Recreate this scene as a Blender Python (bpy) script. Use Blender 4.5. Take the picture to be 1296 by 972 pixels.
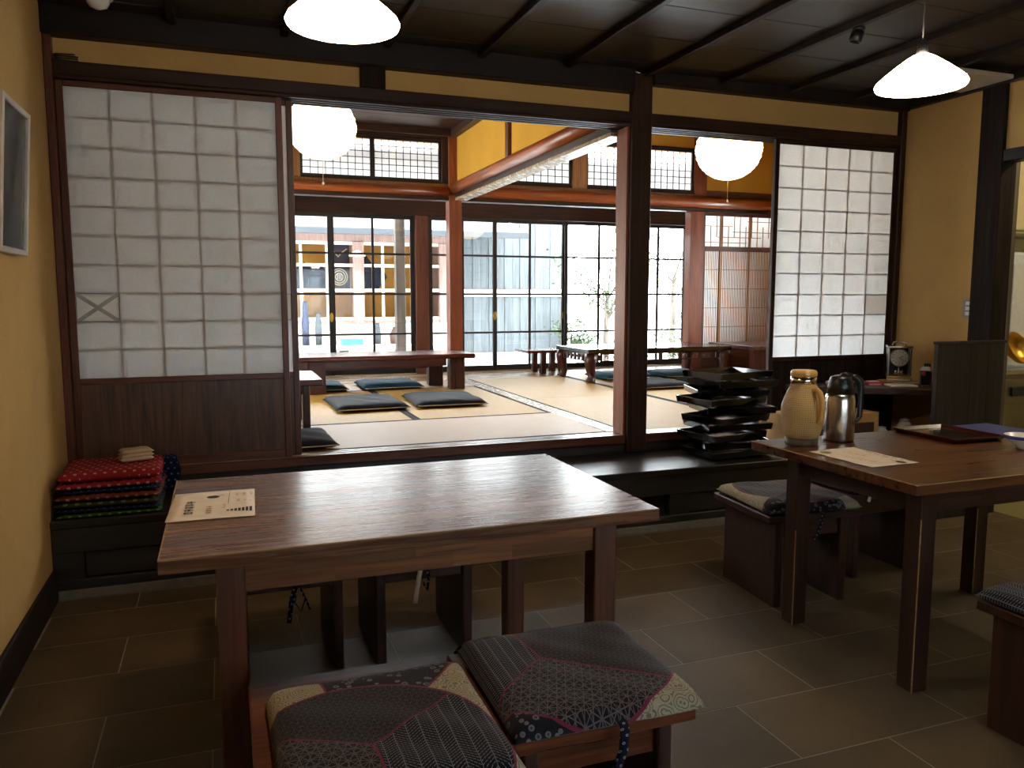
import bpy, bmesh, math, random
from mathutils import Vector, Matrix

for o in list(bpy.data.objects):
    bpy.data.objects.remove(o, do_unlink=True)
SC = bpy.context.scene
COL = SC.collection
R = math.radians
RNG = random.Random(7)

# ------------------------------------------------------------------ camera
cam_d = bpy.data.cameras.new('camera')
cam_d.sensor_width = 36.0
cam_d.lens = 36.0 * 1000.0 / 1296.0
cam_d.clip_start = 0.05
cam_d.clip_end = 200
cam = bpy.data.objects.new('camera', cam_d)
COL.objects.link(cam)
cam.location = (0, 0, 1.30)
cam.rotation_euler = (R(90 - 6.28), 0, R(-20.1))
SC.camera = cam

# ------------------------------------------------------------------ world / exposure
SKY = 26.0
w = bpy.data.worlds.new('overcast_sky')
SC.world = w
w.use_nodes = True
bg = w.node_tree.nodes['Background']
bg.inputs[0].default_value = (0.94, 0.975, 1.0, 1)
bg.inputs[1].default_value = SKY
SC.view_settings.view_transform = 'Standard'
SC.view_settings.look = 'None'
SC.view_settings.exposure = 0.15
SC.view_settings.gamma = 1.0
SC.view_settings.use_curve_mapping = False
PENDANT = 29.0
LANTERN = 5.0
KITCHEN = 75.0


# ------------------------------------------------------------------ node helpers
def lin(h):
    h = h.lstrip('#')
    out = []
    for i in (0, 2, 4):
        c = int(h[i:i + 2], 16) / 255
        out.append(c / 12.92 if c <= 0.04045 else ((c + 0.055) / 1.055) ** 2.4)
    return tuple(out) + (1.0,)


class X:
    """a float socket with arithmetic"""
    def __init__(s, nt, k):
        s.nt, s.k = nt, k

    def op(s, name, *a):
        n = s.nt.nodes.new('ShaderNodeMath')
        n.operation = name
        for i, v in enumerate((s,) + a):
            if isinstance(v, X):
                s.nt.links.new(v.k, n.inputs[i])
            else:
                n.inputs[i].default_value = float(v)
        return X(s.nt, n.outputs[0])

    def __add__(s, o): return s.op('ADD', o)
    def __sub__(s, o): return s.op('SUBTRACT', o)
    def __mul__(s, o): return s.op('MULTIPLY', o)
    def __truediv__(s, o): return s.op('DIVIDE', o)
    def __neg__(s): return s.op('MULTIPLY', -1)
    def abs(s): return s.op('ABSOLUTE')
    def lt(s, o): return s.op('LESS_THAN', o)
    def gt(s, o): return s.op('GREATER_THAN', o)
    def mod(s, o): return s.op('FLOORED_MODULO', o)
    def min(s, o): return s.op('MINIMUM', o)
    def max(s, o): return s.op('MAXIMUM', o)
    def sin(s): return s.op('SINE')
    def sqrt(s): return s.op('SQRT')
    def atan2(s, o): return s.op('ARCTAN2', o)
    def ping(s, o): return s.op('PINGPONG', o)
    def floor(s): return s.op('FLOOR')


MATS = {}


def new_mat(name):
    m = bpy.data.materials.new(name)
    m.use_nodes = True
    nt = m.node_tree
    b = nt.nodes['Principled BSDF']
    MATS[name] = m
    return m, nt, b


def coords(nt, rnd=False, kind='Object'):
    tc = nt.nodes.new('ShaderNodeTexCoord')
    v = tc.outputs[kind]
    if rnd:
        oi = nt.nodes.new('ShaderNodeObjectInfo')
        ad = nt.nodes.new('ShaderNodeVectorMath')
        ad.operation = 'MULTIPLY_ADD'
        cb = nt.nodes.new('ShaderNodeCombineXYZ')
        for i in range(3):
            nt.links.new(oi.outputs['Random'], cb.inputs[i])
        nt.links.new(cb.outputs[0], ad.inputs[0])
        ad.inputs[1].default_value = (37.0, 23.0, 51.0)
        nt.links.new(v, ad.inputs[2])
        v = ad.outputs[0]
    return v


def mapping(nt, v, scale):
    mp = nt.nodes.new('ShaderNodeMapping')
    nt.links.new(v, mp.inputs[0])
    mp.inputs['Scale'].default_value = scale
    return mp.outputs[0]


def noise(nt, v, scale, detail=4, rough=0.55, dist=0.0):
    n = nt.nodes.new('ShaderNodeTexNoise')
    nt.links.new(v, n.inputs['Vector'])
    n.inputs['Scale'].default_value = scale
    n.inputs['Detail'].default_value = detail
    n.inputs['Roughness'].default_value = rough
    n.inputs['Distortion'].default_value = dist
    return n.outputs['Fac']


def ramp(nt, fac, stops):
    r = nt.nodes.new('ShaderNodeValToRGB')
    el = r.color_ramp.elements
    while len(el) < len(stops):
        el.new(0.5)
    for e, (p, c) in zip(el, stops):
        e.position = p
        e.color = c
    nt.links.new(fac, r.inputs[0])
    return r.outputs[0]


def mix(nt, fac, a, b, mode='MIX'):
    n = nt.nodes.new('ShaderNodeMix')
    n.data_type = 'RGBA'
    n.blend_type = mode
    n.clamp_factor = True
    for idx, v in ((0, fac), (6, a), (7, b)):
        if isinstance(v, X):
            v = v.k
        if hasattr(v, 'is_linked'):
            nt.links.new(v, n.inputs[idx])
        else:
            n.inputs[idx].default_value = v
    return n.outputs[2]


def bump(nt, b, h, strength=0.2, dist=0.002):
    n = nt.nodes.new('ShaderNodeBump')
    n.inputs['Strength'].default_value = strength
    n.inputs['Distance'].default_value = dist
    nt.links.new(h, n.inputs['Height'])
    nt.links.new(n.outputs[0], b.inputs['Normal'])


def scale_col(c, k):
    return tuple(min(1, v * k) for v in c[:3]) + (1.0,)


def wood(name, c1, c2, rough=0.5, axis=0, fine=1.0, var=0.25, coat=0.0, figure=0.0, spec=0.5):
    m, nt, b = new_mat(name)
    v = coords(nt, True)
    sc = [16.0 * fine] * 3
    sc[axis] = 0.9 * fine
    mv = mapping(nt, v, sc)
    f = noise(nt, mv, 2.2, 5, 0.6, 0.6 + figure)
    sc2 = [110.0] * 3
    sc2[axis] = 3.0
    g = noise(nt, mapping(nt, v, sc2), 1.0, 2, 0.5)
    c1, c2 = lin(c1), lin(c2)
    col = ramp(nt, f, [(0.3, c1), (0.7, c2)])
    gcol = ramp(nt, g, [(0.35, (0.72, 0.72, 0.72, 1)), (0.6, (1, 1, 1, 1))])
    col = mix(nt, 1.0, col, gcol, 'MULTIPLY')
    oi = nt.nodes.new('ShaderNodeObjectInfo')
    rv = X(nt, oi.outputs['Random']) * var + (1 - var / 2)
    cc = nt.nodes.new('ShaderNodeCombineColor')
    for i in range(3):
        nt.links.new(rv.k, cc.inputs[i])
    col = mix(nt, 1.0, col, cc.outputs[0], 'MULTIPLY')
    nt.links.new(col, b.inputs['Base Color'])
    rr = X(nt, f) * 0.2 + (rough - 0.1)
    nt.links.new(rr.k, b.inputs['Roughness'])
    b.inputs['Coat Weight'].default_value = coat
    b.inputs['Coat Roughness'].default_value = 0.25
    b.inputs['Specular IOR Level'].default_value = spec
    bump(nt, b, g, 0.05, 0.0006)
    return m


def plain(name, c, rough=0.5, metal=0.0, spec=0.5, coat=0.0, var=0.06, nscale=30, emit=None, es=0):
    m, nt, b = new_mat(name)
    c = lin(c) if isinstance(c, str) else c
    v = coords(nt, True)
    f = noise(nt, v, nscale, 3)
    col = ramp(nt, f, [(0.3, scale_col(c, 1 - var)), (0.7, scale_col(c, 1 + var))])
    nt.links.new(col, b.inputs['Base Color'])
    b.inputs['Roughness'].default_value = rough
    b.inputs['Metallic'].default_value = metal
    b.inputs['Specular IOR Level'].default_value = spec
    b.inputs['Coat Weight'].default_value = coat
    if emit:
        b.inputs['Emission Color'].default_value = lin(emit)
        b.inputs['Emission Strength'].default_value = es
    return m


# ------------------------------------------------------------------ materials
wood('wood_black', '#1a1412', '#2b211c', 0.5, 0, spec=0.22)                 # ceiling boards / beams
wood('wood_black_y', '#1a1412', '#2b211c', 0.45, 1, spec=0.22)
wood('wood_black_z', '#1c1513', '#30251f', 0.7, 2, spec=0.06)
wood('wood_board', '#211a16', '#3a2d25', 0.42, 0, 0.8, 0.35)
wood('wood_dark', '#2a1a13', '#452b1f', 0.45, 0, spec=0.22)
wood('wood_dark_y', '#2a1a13', '#452b1f', 0.45, 1)
wood('wood_dark_z', '#2a1a13', '#452b1f', 0.45, 2, spec=0.22)
wood('wood_red', '#4a2315', '#6e3820', 0.42, 0)
wood('wood_red_z', '#4a2315', '#6e3820', 0.42, 2)
wood('wood_log', '#7d3a16', '#a8561f', 0.35, 0, 0.7, 0.1, 0.3)
wood('wood_log_y', '#7d3a16', '#a8561f', 0.35, 1, 0.7, 0.1, 0.3)
wood('wood_pillar', '#6b3116', '#964c24', 0.4, 2)
wood('wood_panel', '#352015', '#6b462d', 0.4, 2, 0.32, 0.15, 0.0, 3.0)
wood('wood_table', '#3d2215', '#845738', 0.27, 0, 1.0, 0.6, 0.0, 0.0, 0.38)
wood('wood_table_dark', '#2a140a', '#6e4322', 0.3, 0, 0.9, 0.6, 0.0)
wood('wood_table_z', '#4a2517', '#6b3a22', 0.36, 2, 0.9, 0.3)
wood('wood_table_dark_z', '#27140e', '#3e2217', 0.38, 2, 0.9, 0.3)
wood('wood_apron_dark', '#27140e', '#43251a', 0.38, 0, 0.9, 0.3)
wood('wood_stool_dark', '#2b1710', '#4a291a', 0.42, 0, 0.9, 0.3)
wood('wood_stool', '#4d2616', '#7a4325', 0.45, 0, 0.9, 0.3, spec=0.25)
wood('wood_stool_z', '#2c1710', '#472619', 0.42, 2, 0.9, 0.3)
wood('wood_low_table', '#4a1712', '#6a241b', 0.22, 0, 0.8, 0.1, 0.4)
wood('wood_low_table_z', '#38160f', '#4e2016', 0.3, 2)
wood('wood_grey', '#3d352c', '#6a5c49', 0.55, 2, 0.7, 0.2)
wood('wood_charcoal', '#1e1916', '#3d332a', 0.6, 2, 0.7, 0.2, spec=0.2)
wood('wood_weather', '#3c4347', '#596064', 0.8, 2, 0.8, 0.25)
wood('wood_shop', '#7d625a', '#95796f', 0.7, 2, 0.8, 0.15)
wood('wood_slat', '#8a5a2e', '#a9743d', 0.5, 2)
wood('wood_step', '#1a1613', '#2c2622', 0.42, 0, 0.8, 0.2)
wood('wood_frame_black', '#15110f', '#241c18', 0.4, 2)
wood('wood_engawa', '#9a8064', '#bca282', 0.26, 0, 0.8, 0.2)
plain('lacquer_black', '#0b0a0b', 0.16, 0, 0.6, 0.3)
plain('lacquer_red', '#3a0f0c', 0.2, 0, 0.6, 0.3)
plain('steel', '#c9c6c2', 0.22, 1.0)
plain('steel_dull', '#8f8b84', 0.4, 1.0)
plain('brass', '#d2a24a', 0.3, 1.0)
plain('chrome', '#e6e2da', 0.12, 1.0)
plain('plastic_black', '#101012', 0.35)
plain('plastic_white', '#d8d8d6', 0.4)
plain('plastic_cream', '#b7ab97', 0.4)
plain('lid_tan', '#cf9f58', 0.3, 0, 0.5, 0.3)
plain('base_brown', '#57483a', 0.4)
plain('ceramic', '#e6e4de', 0.25)
plain('paper_white', '#d9cbb9', 0.8)
plain('paper_pink', '#d89aa0', 0.8)
plain('card_red', '#a8283c', 0.5)
plain('ink_black', '#2a2522', 0.8)
plain('ink_red', '#b5605c', 0.8)
plain('ink_green', '#3b4436', 0.8)
plain('towel', '#b9a488', 0.95, 0, 0.2, 0, 0.12, 120)
plain('stone_strip', '#6d675d', 0.7, 0, 0.3, 0, 0.15, 25)
plain('grout', '#8a8272', 0.9)
plain('cardboard', '#b0864e', 0.8)
plain('cardboard_dark', '#3e2619', 0.7)
wood('wood_worn', '#8a6a44', '#b08a5a', 0.7, 0)
wood('wood_apron', '#633a23', '#97653f', 0.5, 0, 0.9, 0.6, spec=0.2)
plain('orange', '#b34a1d', 0.6)
plain('blue_sheet', '#2b3072', 0.6)
plain('cloth_navy', '#15161f', 0.95, 0, 0.2, 0, 0.25, 200)
plain('cloth_charcoal', '#232327', 0.9, 0, 0.25, 0, 0.25, 250)
plain('cloth_blue', '#1f4456', 0.9, 0, 0.3, 0, 0.2, 200)
plain('cloth_noren', '#20263c', 0.9)
plain('noren_ink', '#cdb98d', 0.9)
plain('ochre_wall', '#c98c3a', 0.9)
plain('roof_metal', '#2b3136', 0.7)
plain('snowy_ground', '#dfe2e4', 0.95, 0, 0.2, 0, 0.05, 2)
plain('stone_wall', '#8d9396', 0.9, 0, 0.2, 0, 0.2, 6)
plain('turquoise', '#2fa6c4', 0.6)
plain('magenta', '#c9379c', 0.6)
plain('kitchen_wall', '#cdbf93', 0.7)
plain('kitchen_floor', '#8d8457', 0.5)
plain('appliance', '#d5dbe2', 0.3)
plain('bark', '#4a423b', 0.9)
plain('leaf', '#34472a', 0.7)
plain('frame_silver', '#c7bdb4', 0.35, 0.3)
plain('mat_board', '#a9adac', 0.8)
plain('picture_art', '#7f8483', 0.5, 0, 0.5, 0.4, 0.25, 9)
plain('switch_grey', '#8b857a', 0.45)
plain('green_line', '#7c8a55', 0.7)


def m_plaster(name, c):
    m, nt, b = new_mat(name)
    v = coords(nt, False)
    f = noise(nt, v, 3.0, 6, 0.6)
    g = noise(nt, v, 240.0, 2, 0.6)
    c = lin(c)
    col = ramp(nt, f, [(0.3, scale_col(c, 0.92)), (0.7, scale_col(c, 1.06))])
    g2 = ramp(nt, g, [(0.3, (0.86, 0.86, 0.86, 1)), (0.7, (1, 1, 1, 1))])
    nt.links.new(mix(nt, 1.0, col, g2, 'MULTIPLY'), b.inputs['Base Color'])
    b.inputs['Roughness'].default_value = 0.95
    b.inputs['Specular IOR Level'].default_value = 0.15
    bump(nt, b, g, 0.3, 0.002)


m_plaster('plaster', '#c49d62')
m_plaster('plaster_tatami', '#c99436')
m_plaster('plaster_white', '#cfc9bd')


def m_tile():
    m, nt, b = new_mat('floor_tile')
    v = coords(nt, True)
    f = noise(nt, v, 2.6, 5, 0.6)
    g = noise(nt, v, 160.0, 3, 0.6)
    col = ramp(nt, f, [(0.25, lin('#4b3d2a')), (0.75, lin('#65533b'))])
    oi = nt.nodes.new('ShaderNodeObjectInfo')
    rv = X(nt, oi.outputs['Random']) * 0.24 + 0.88
    cc = nt.nodes.new('ShaderNodeCombineColor')
    for i in range(3):
        nt.links.new(rv.k, cc.inputs[i])
    col = mix(nt, 1.0, col, cc.outputs[0], 'MULTIPLY')
    nt.links.new(col, b.inputs['Base Color'])
    b.inputs['Roughness'].default_value = 0.6
    b.inputs['Specular IOR Level'].default_value = 0.2
    bump(nt, b, g, 0.25, 0.001)


m_tile()


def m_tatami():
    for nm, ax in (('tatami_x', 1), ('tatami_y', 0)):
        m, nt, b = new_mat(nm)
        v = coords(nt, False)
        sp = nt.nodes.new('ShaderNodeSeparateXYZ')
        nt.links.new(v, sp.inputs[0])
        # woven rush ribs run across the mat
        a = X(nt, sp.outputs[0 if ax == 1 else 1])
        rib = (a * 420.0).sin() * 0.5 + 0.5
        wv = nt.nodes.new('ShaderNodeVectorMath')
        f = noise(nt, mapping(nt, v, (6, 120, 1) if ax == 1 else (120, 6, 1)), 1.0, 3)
        col = ramp(nt, f, [(0.3, lin('#a37d55')), (0.7, lin('#b48f66'))] if ax == 1 else [(0.3, lin('#a37a30')), (0.7, lin('#b68c40'))])  # beige and golden tints paint in the window sheen on the weave
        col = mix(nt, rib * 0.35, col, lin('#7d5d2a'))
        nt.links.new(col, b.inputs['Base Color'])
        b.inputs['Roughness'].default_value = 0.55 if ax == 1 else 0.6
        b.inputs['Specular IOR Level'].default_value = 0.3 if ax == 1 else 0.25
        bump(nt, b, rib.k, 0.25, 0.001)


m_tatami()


def m_paper(name, c, trans):
    m, nt, b = new_mat(name)
    nt.nodes.remove(b)
    out = nt.nodes['Material Output']
    v = coords(nt, True)
    f = noise(nt, v, 90.0, 4, 0.6)
    c = lin(c)
    col = ramp(nt, f, [(0.3, scale_col(c, 0.94)), (0.7, scale_col(c, 1.02))])
    d = nt.nodes.new('ShaderNodeBsdfDiffuse')
    t = nt.nodes.new('ShaderNodeBsdfTranslucent')
    nt.links.new(col, d.inputs[0])
    nt.links.new(col, t.inputs[0])
    mx = nt.nodes.new('ShaderNodeMixShader')
    mx.inputs[0].default_value = trans
    nt.links.new(d.outputs[0], mx.inputs[1])
    nt.links.new(t.outputs[0], mx.inputs[2])
    nt.links.new(mx.outputs[0], out.inputs[0])


m_paper('shoji_paper', '#e9eff3', 0.66)
m_paper('ranma_paper', '#f8f5f0', 0.75)
m_paper('patch_paper', '#fbfaf6', 0.7)


def m_glass():
    m, nt, b = new_mat('glass')
    nt.nodes.remove(b)
    out = nt.nodes['Material Output']
    t = nt.nodes.new('ShaderNodeBsdfTransparent')
    t.inputs[0].default_value = (0.96, 0.98, 0.98, 1)
    g = nt.nodes.new('ShaderNodeBsdfGlossy')
    v = coords(nt)
    f = noise(nt, v, 3.0, 1)
    rr = X(nt, f) * 0.01
    nt.links.new(rr.k, g.inputs['Roughness'])
    fr = nt.nodes.new('ShaderNodeFresnel')
    fr.inputs[0].default_value = 1.45
    mx = nt.nodes.new('ShaderNodeMixShader')
    nt.links.new(fr.outputs[0], mx.inputs[0])
    nt.links.new(t.outputs[0], mx.inputs[1])
    nt.links.new(g.outputs[0], mx.inputs[2])
    nt.links.new(mx.outputs[0], out.inputs[0])


m_glass()


def m_glow(name, c, strength):
    m, nt, b = new_mat(name)
    v = coords(nt)
    f = noise(nt, v, 20.0, 2)
    col = ramp(nt, f, [(0.3, scale_col(lin(c), 0.97)), (0.7, lin(c))])
    nt.links.new(col, b.inputs['Emission Color'])
    nt.links.new(col, b.inputs['Base Color'])
    b.inputs['Emission Strength'].default_value = strength
    b.inputs['Roughness'].default_value = 0.4


m_glow('pendant_glass', '#ffe6c4', PENDANT)
m_glow('lantern_paper', '#ffe0b0', LANTERN)
m_glow('kitchen_tube', '#fff1c9', KITCHEN)


def m_wicker():
    m, nt, b = new_mat('wicker')
    v = coords(nt)
    sp = nt.nodes.new('ShaderNodeSeparateXYZ')
    nt.links.new(v, sp.inputs[0])
    x, y, z = [X(nt, sp.outputs[i]) for i in range(3)]
    ang = y.atan2(x)
    row = (z * 190.0).floor()
    col_i = ang * (44 / math.pi / 2 * 2) + row.mod(2.0) * 1.0
    a = (col_i * math.pi).sin().abs()
    bnd = (z * 190.0 * math.pi).sin().abs()
    h = a * bnd
    c = ramp(nt, h.k, [(0.05, lin('#a97a3a')), (0.5, lin('#e0bd7e'))])
    nt.links.new(c, b.inputs['Base Color'])
    b.inputs['Roughness'].default_value = 0.5
    bump(nt, b, h.k, 0.8, 0.003)


m_wicker()


def m_dots(name, base, dot, n=26.0, rad=0.16):
    m, nt, b = new_mat(name)
    v = coords(nt, False)
    sp = nt.nodes.new('ShaderNodeSeparateXYZ')
    nt.links.new(v, sp.inputs[0])
    x, y, z = [X(nt, sp.outputs[i]) for i in range(3)]
    p, q = x * n, (y + z * 1.0) * n
    p = p + q.floor().mod(2.0) * 0.5
    fx, fy = p.mod(1.0) - 0.5, q.mod(1.0) - 0.5
    d = (fx * fx + fy * fy).sqrt()
    msk = d.lt(rad) - d.lt(rad * 0.35)
    f = noise(nt, coords(nt, True), 180, 2)
    bc = ramp(nt, f, [(0.3, scale_col(lin(base), 0.8)), (0.7, scale_col(lin(base), 1.15))])
    nt.links.new(mix(nt, msk, bc, lin(dot)), b.inputs['Base Color'])
    b.inputs['Roughness'].default_value = 0.95
    b.inputs['Specular IOR Level'].default_value = 0.2


m_dots('cloth_red', '#8c2026', '#c9a08a')
m_dots('cloth_redbrown', '#6f2e20', '#b08a55')
m_dots('cloth_green', '#2f4a1b', '#7ba34e')
m_dots('cloth_olive', '#33351b', '#76784a', 22.0, 0.2)
m_dots('cloth_indigo', '#141733', '#5d6aa8', 34.0)


def m_patch(name, rot, cx, cy, rad, a1, a2, a3, ocx, ocy, f1, f2, swap=False):
    """patchwork of printed cotton: three wedges inside a big arc, cream and flowered corners outside"""
    m, nt, b = new_mat(name)
    v = coords(nt, False)
    sp = nt.nodes.new('ShaderNodeSeparateXYZ')
    nt.links.new(v, sp.inputs[0])
    x0, y0 = X(nt, sp.outputs[0]) / 0.43, X(nt, sp.outputs[1]) / 0.43
    c_, s_ = math.cos(rot), math.sin(rot)
    x = x0 * c_ - y0 * s_
    y = x0 * s_ + y0 * c_
    px, py = x * 0.43, y * 0.43

    def stripes(ang, pitch, half):
        d = px * math.cos(ang) + py * math.sin(ang)
        return ((d / pitch).mod(1.0) - 0.5).abs().gt(0.5 - half)

    def star(pitch):
        r = None
        for k in range(3):
            t = stripes(R(60 * k + 8), pitch, 0.045)
            r = t if r is None else r.max(t)
        for k in range(3):
            t = stripes(R(60 * k + 38), pitch * 1.732 / 2 * 1.1547, 0.045)
            r = r.max(t)
        return r

    def herring(pitch):
        u = px * 1.0
        col = (u / (pitch * 3.2))
        tri = (u.ping(pitch * 3.2))
        d = py + tri * 0.8
        line = ((d / pitch).mod(1.0) - 0.5).abs().gt(0.42)
        dash = ((u / (pitch * 0.8)).mod(1.0)).lt(0.75)
        edge = ((col).mod(1.0) - 0.5).abs().gt(0.47)
        return (line * dash).max(edge * 0.6)

    ground = lin('#15131b')
    thread = lin('#8f8790')
    asa1 = mix(nt, star(0.0125) * 0.4, lin('#17131a'), lin('#6f6466'))
    asa2 = mix(nt, star(0.019) * 0.6, lin('#13121a'), lin('#7d7476'))
    her = mix(nt, herring(0.0085) * 0.8, lin('#0e101c'), lin('#a3a3ab'))
    # cream corner print: rings around scattered centres
    vo = nt.nodes.new('ShaderNodeTexVoronoi')
    vo.inputs['Scale'].default_value = 34
    nt.links.new(v, vo.inputs['Vector'])
    vd = X(nt, vo.outputs['Distance'])
    rings = ((vd * 34.0).sin()).gt(0.55)
    cream = mix(nt, rings * 0.6, lin('#aca085'), lin('#241f1c'))
    vo2 = nt.nodes.new('ShaderNodeTexVoronoi')
    vo2.inputs['Scale'].default_value = 52
    nt.links.new(v, vo2.inputs['Vector'])
    fd = X(nt, vo2.outputs['Distance'])
    fl = fd.lt(0.36) - fd.lt(0.2) * 0.7
    flower = mix(nt, fl * 0.6, lin('#14121d'), lin('#8f8a90'))

    ang = (y - cy).atan2(x - cx)
    dr = ((x - cx) * (x - cx) + (y - cy) * (y - cy)).sqrt()

    def wedge(lo, hi):
        return ang.gt(lo) * ang.lt(hi)

    p2, p3 = (her, asa2) if swap else (asa2, her)
    inner = mix(nt, wedge(a1, a2), p3, asa1)
    inner = mix(nt, ang.gt(a2).max(ang.lt(a3)), inner, p2)
    ro = ((x - ocx) * (x - ocx) + (y - ocy) * (y - ocy)).sqrt()
    outside = ro.gt(rad)
    oang = (y - ocy).atan2(x - ocx)
    outer_cream = oang.lt(f1).max(oang.gt(f2))
    outer = mix(nt, outer_cream, flower, cream)
    col = mix(nt, outside, inner, outer)
    seam = ((ro - rad).abs()).lt(0.006)
    inside = ro.lt(rad)
    for a in (a1, a2, a3):
        dd = ((ang - a).sin() * dr).abs().lt(0.006) * ((ang - a).abs().lt(0.8)) * inside
        seam = seam.max(dd)
    for a in (f1, f2):
        dd = ((oang - a).sin() * ro).abs().lt(0.006) * ((oang - a).abs().lt(0.8)) * outside
        seam = seam.max(dd)
    col = mix(nt, seam, col, lin('#7d2a45'))
    g = noise(nt, coords(nt), 380, 2)
    gc = ramp(nt, g, [(0.3, (0.75, 0.75, 0.75, 1)), (0.7, (1, 1, 1, 1))])
    nt.links.new(mix(nt, 1.0, col, gc, 'MULTIPLY'), b.inputs['Base Color'])
    b.inputs['Roughness'].default_value = 0.9
    b.inputs['Specular IOR Level'].default_value = 0.25
    b.inputs['Sheen Weight'].default_value = 0.1
    bump(nt, b, g, 0.3, 0.001)


m_patch('patchwork_arc', 0.0, -0.10, -0.20, 0.64, R(36), R(152), R(-85), -0.15, -0.30, R(52), R(98))
m_patch('patchwork_fan', 0.0, -0.15, 0.10, 0.63, R(-38), R(99), R(-137), -0.05, 0.10, R(-179), R(-92), True)
m_patch('patchwork_corner', R(180), -0.10, -0.05, 0.56, R(36), R(152), R(-85), -0.10, -0.12, R(40), R(110))
m_dots('tie_cloth', '#171a2c', '#8a90a8', 60.0, 0.2)


# ------------------------------------------------------------------ geometry helpers
def mesh_from(bm, name, mat, smooth=False):
    bmesh.ops.recalc_face_normals(bm, faces=bm.faces[:])
    me = bpy.data.meshes.new(name)
    if smooth:
        for f in bm.faces:
            f.smooth = True
    bm.to_mesh(me)
    bm.free()
    if mat:
        me.materials.append(MATS[mat])
    return me


def link(name, me, parent=None, loc=(0, 0, 0), rot=(0, 0, 0)):
    o = bpy.data.objects.new(name, me)
    COL.objects.link(o)
    o.parent = parent
    o.location = loc
    o.rotation_euler = rot
    return o


def tag(o, label=None, cat=None, group=None, kind=None):
    for k, v in (('label', label), ('category', cat), ('group', group), ('kind', kind)):
        if v:
            o[k] = v
    return o


def thing(name, label, cat, loc=(0, 0, 0), rotz=0.0, group=None, rot=None):
    o = link(name, None, None, loc, rot or (0, 0, rotz))
    o.empty_display_size = 0.05
    return tag(o, label, cat, group)


def struct(name, label=None, loc=(0, 0, 0)):
    o = link(name, None, None, loc)
    o.empty_display_size = 0.05
    return tag(o, label, None, None, 'structure')


BOXES = {}


def box_mesh(dx, dy, dz, mat, bev=0.0):
    key = (round(dx, 4), round(dy, 4), round(dz, 4), mat, bev)
    if key in BOXES:
        return BOXES[key]
    bm = bmesh.new()
    bmesh.ops.create_cube(bm, size=1.0)
    for v in bm.verts:
        v.co = Vector((v.co.x * dx, v.co.y * dy, v.co.z * dz))
    if bev > 0:
        bev = min(bev, 0.45 * min(dx, dy, dz))
        bmesh.ops.bevel(bm, geom=bm.edges[:], offset=bev, segments=1, affect='EDGES', profile=0.5)
    BOXES[key] = mesh_from(bm, 'box', mat)
    return BOXES[key]


def bx(name, xr, yr, zr, mat, parent=None, bev=0.003, rot=(0, 0, 0)):
    """box between coordinate pairs, in the parent's frame"""
    me = box_mesh(abs(xr[1] - xr[0]), abs(yr[1] - yr[0]), abs(zr[1] - zr[0]), mat, bev)
    return link(name, me, parent, (sum(xr) / 2, sum(yr) / 2, sum(zr) / 2), rot)


def lathe(profile, mat, seg=32, name='lathe', smooth=True, squash=None):
    bm = bmesh.new()
    rings = []
    for r, z in profile:
        if r < 1e-5:
            rings.append([bm.verts.new((0, 0, z))])
        else:
            rings.append([bm.verts.new((r * math.cos(2 * math.pi * k / seg), r * math.sin(2 * math.pi * k / seg), z)) for k in range(seg)])
    for a, b in zip(rings, rings[1:]):
        if len(a) == 1 and len(b) == 1:
            continue
        for k in range(seg):
            k2 = (k + 1) % seg
            if len(a) == 1:
                bm.faces.new((a[0], b[k], b[k2]))
            elif len(b) == 1:
                bm.faces.new((a[k], a[k2], b[0]))
            else:
                bm.faces.new((a[k], a[k2], b[k2], b[k]))
    if squash:
        squash(bm)
    return mesh_from(bm, name, mat, smooth)


def tube(pts, rad, mat, sides=8, name='tube', flat=1.0):
    bm = bmesh.new()
    pts = [Vector(p) for p in pts]
    n = len(pts)
    rads = rad if isinstance(rad, (list, tuple)) else [rad] * n
    up = Vector((0, 0, 1))
    rings = []
    prev = None
    for i, p in enumerate(pts):
        d = (pts[min(i + 1, n - 1)] - pts[max(i - 1, 0)]).normalized()
        s = d.cross(up)
        if s.length < 0.05:
            s = d.cross(Vector((0, 1, 0)))
        if prev is not None:
            s = prev - d * prev.dot(d)
        s.normalize()
        prev = s
        t = d.cross(s)
        rings.append([bm.verts.new(p + (s * math.cos(2 * math.pi * k / sides) + t * math.sin(2 * math.pi * k / sides) * flat) * rads[i]) for k in range(sides)])
    for a, b in zip(rings, rings[1:]):
        for k in range(sides):
            k2 = (k + 1) % sides
            bm.faces.new((a[k], a[k2], b[k2], b[k]))
    bm.faces.new(rings[0][::-1])
    bm.faces.new(rings[-1])
    return mesh_from(bm, name, mat, True)


def prism(poly, z0, z1, mat, name='prism', bev=0.0):
    bm = bmesh.new()
    a = [bm.verts.new((x, y, z0)) for x, y in poly]
    b = [bm.verts.new((x, y, z1)) for x, y in poly]
    n = len(poly)
    bm.faces.new(a[::-1])
    bm.faces.new(b)
    for k in range(n):
        bm.faces.new((a[k], a[(k + 1) % n], b[(k + 1) % n], b[k]))
    if bev:
        bmesh.ops.bevel(bm, geom=bm.edges[:], offset=bev, segments=1, affect='EDGES', profile=0.5)
    return mesh_from(bm, name, mat)


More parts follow.
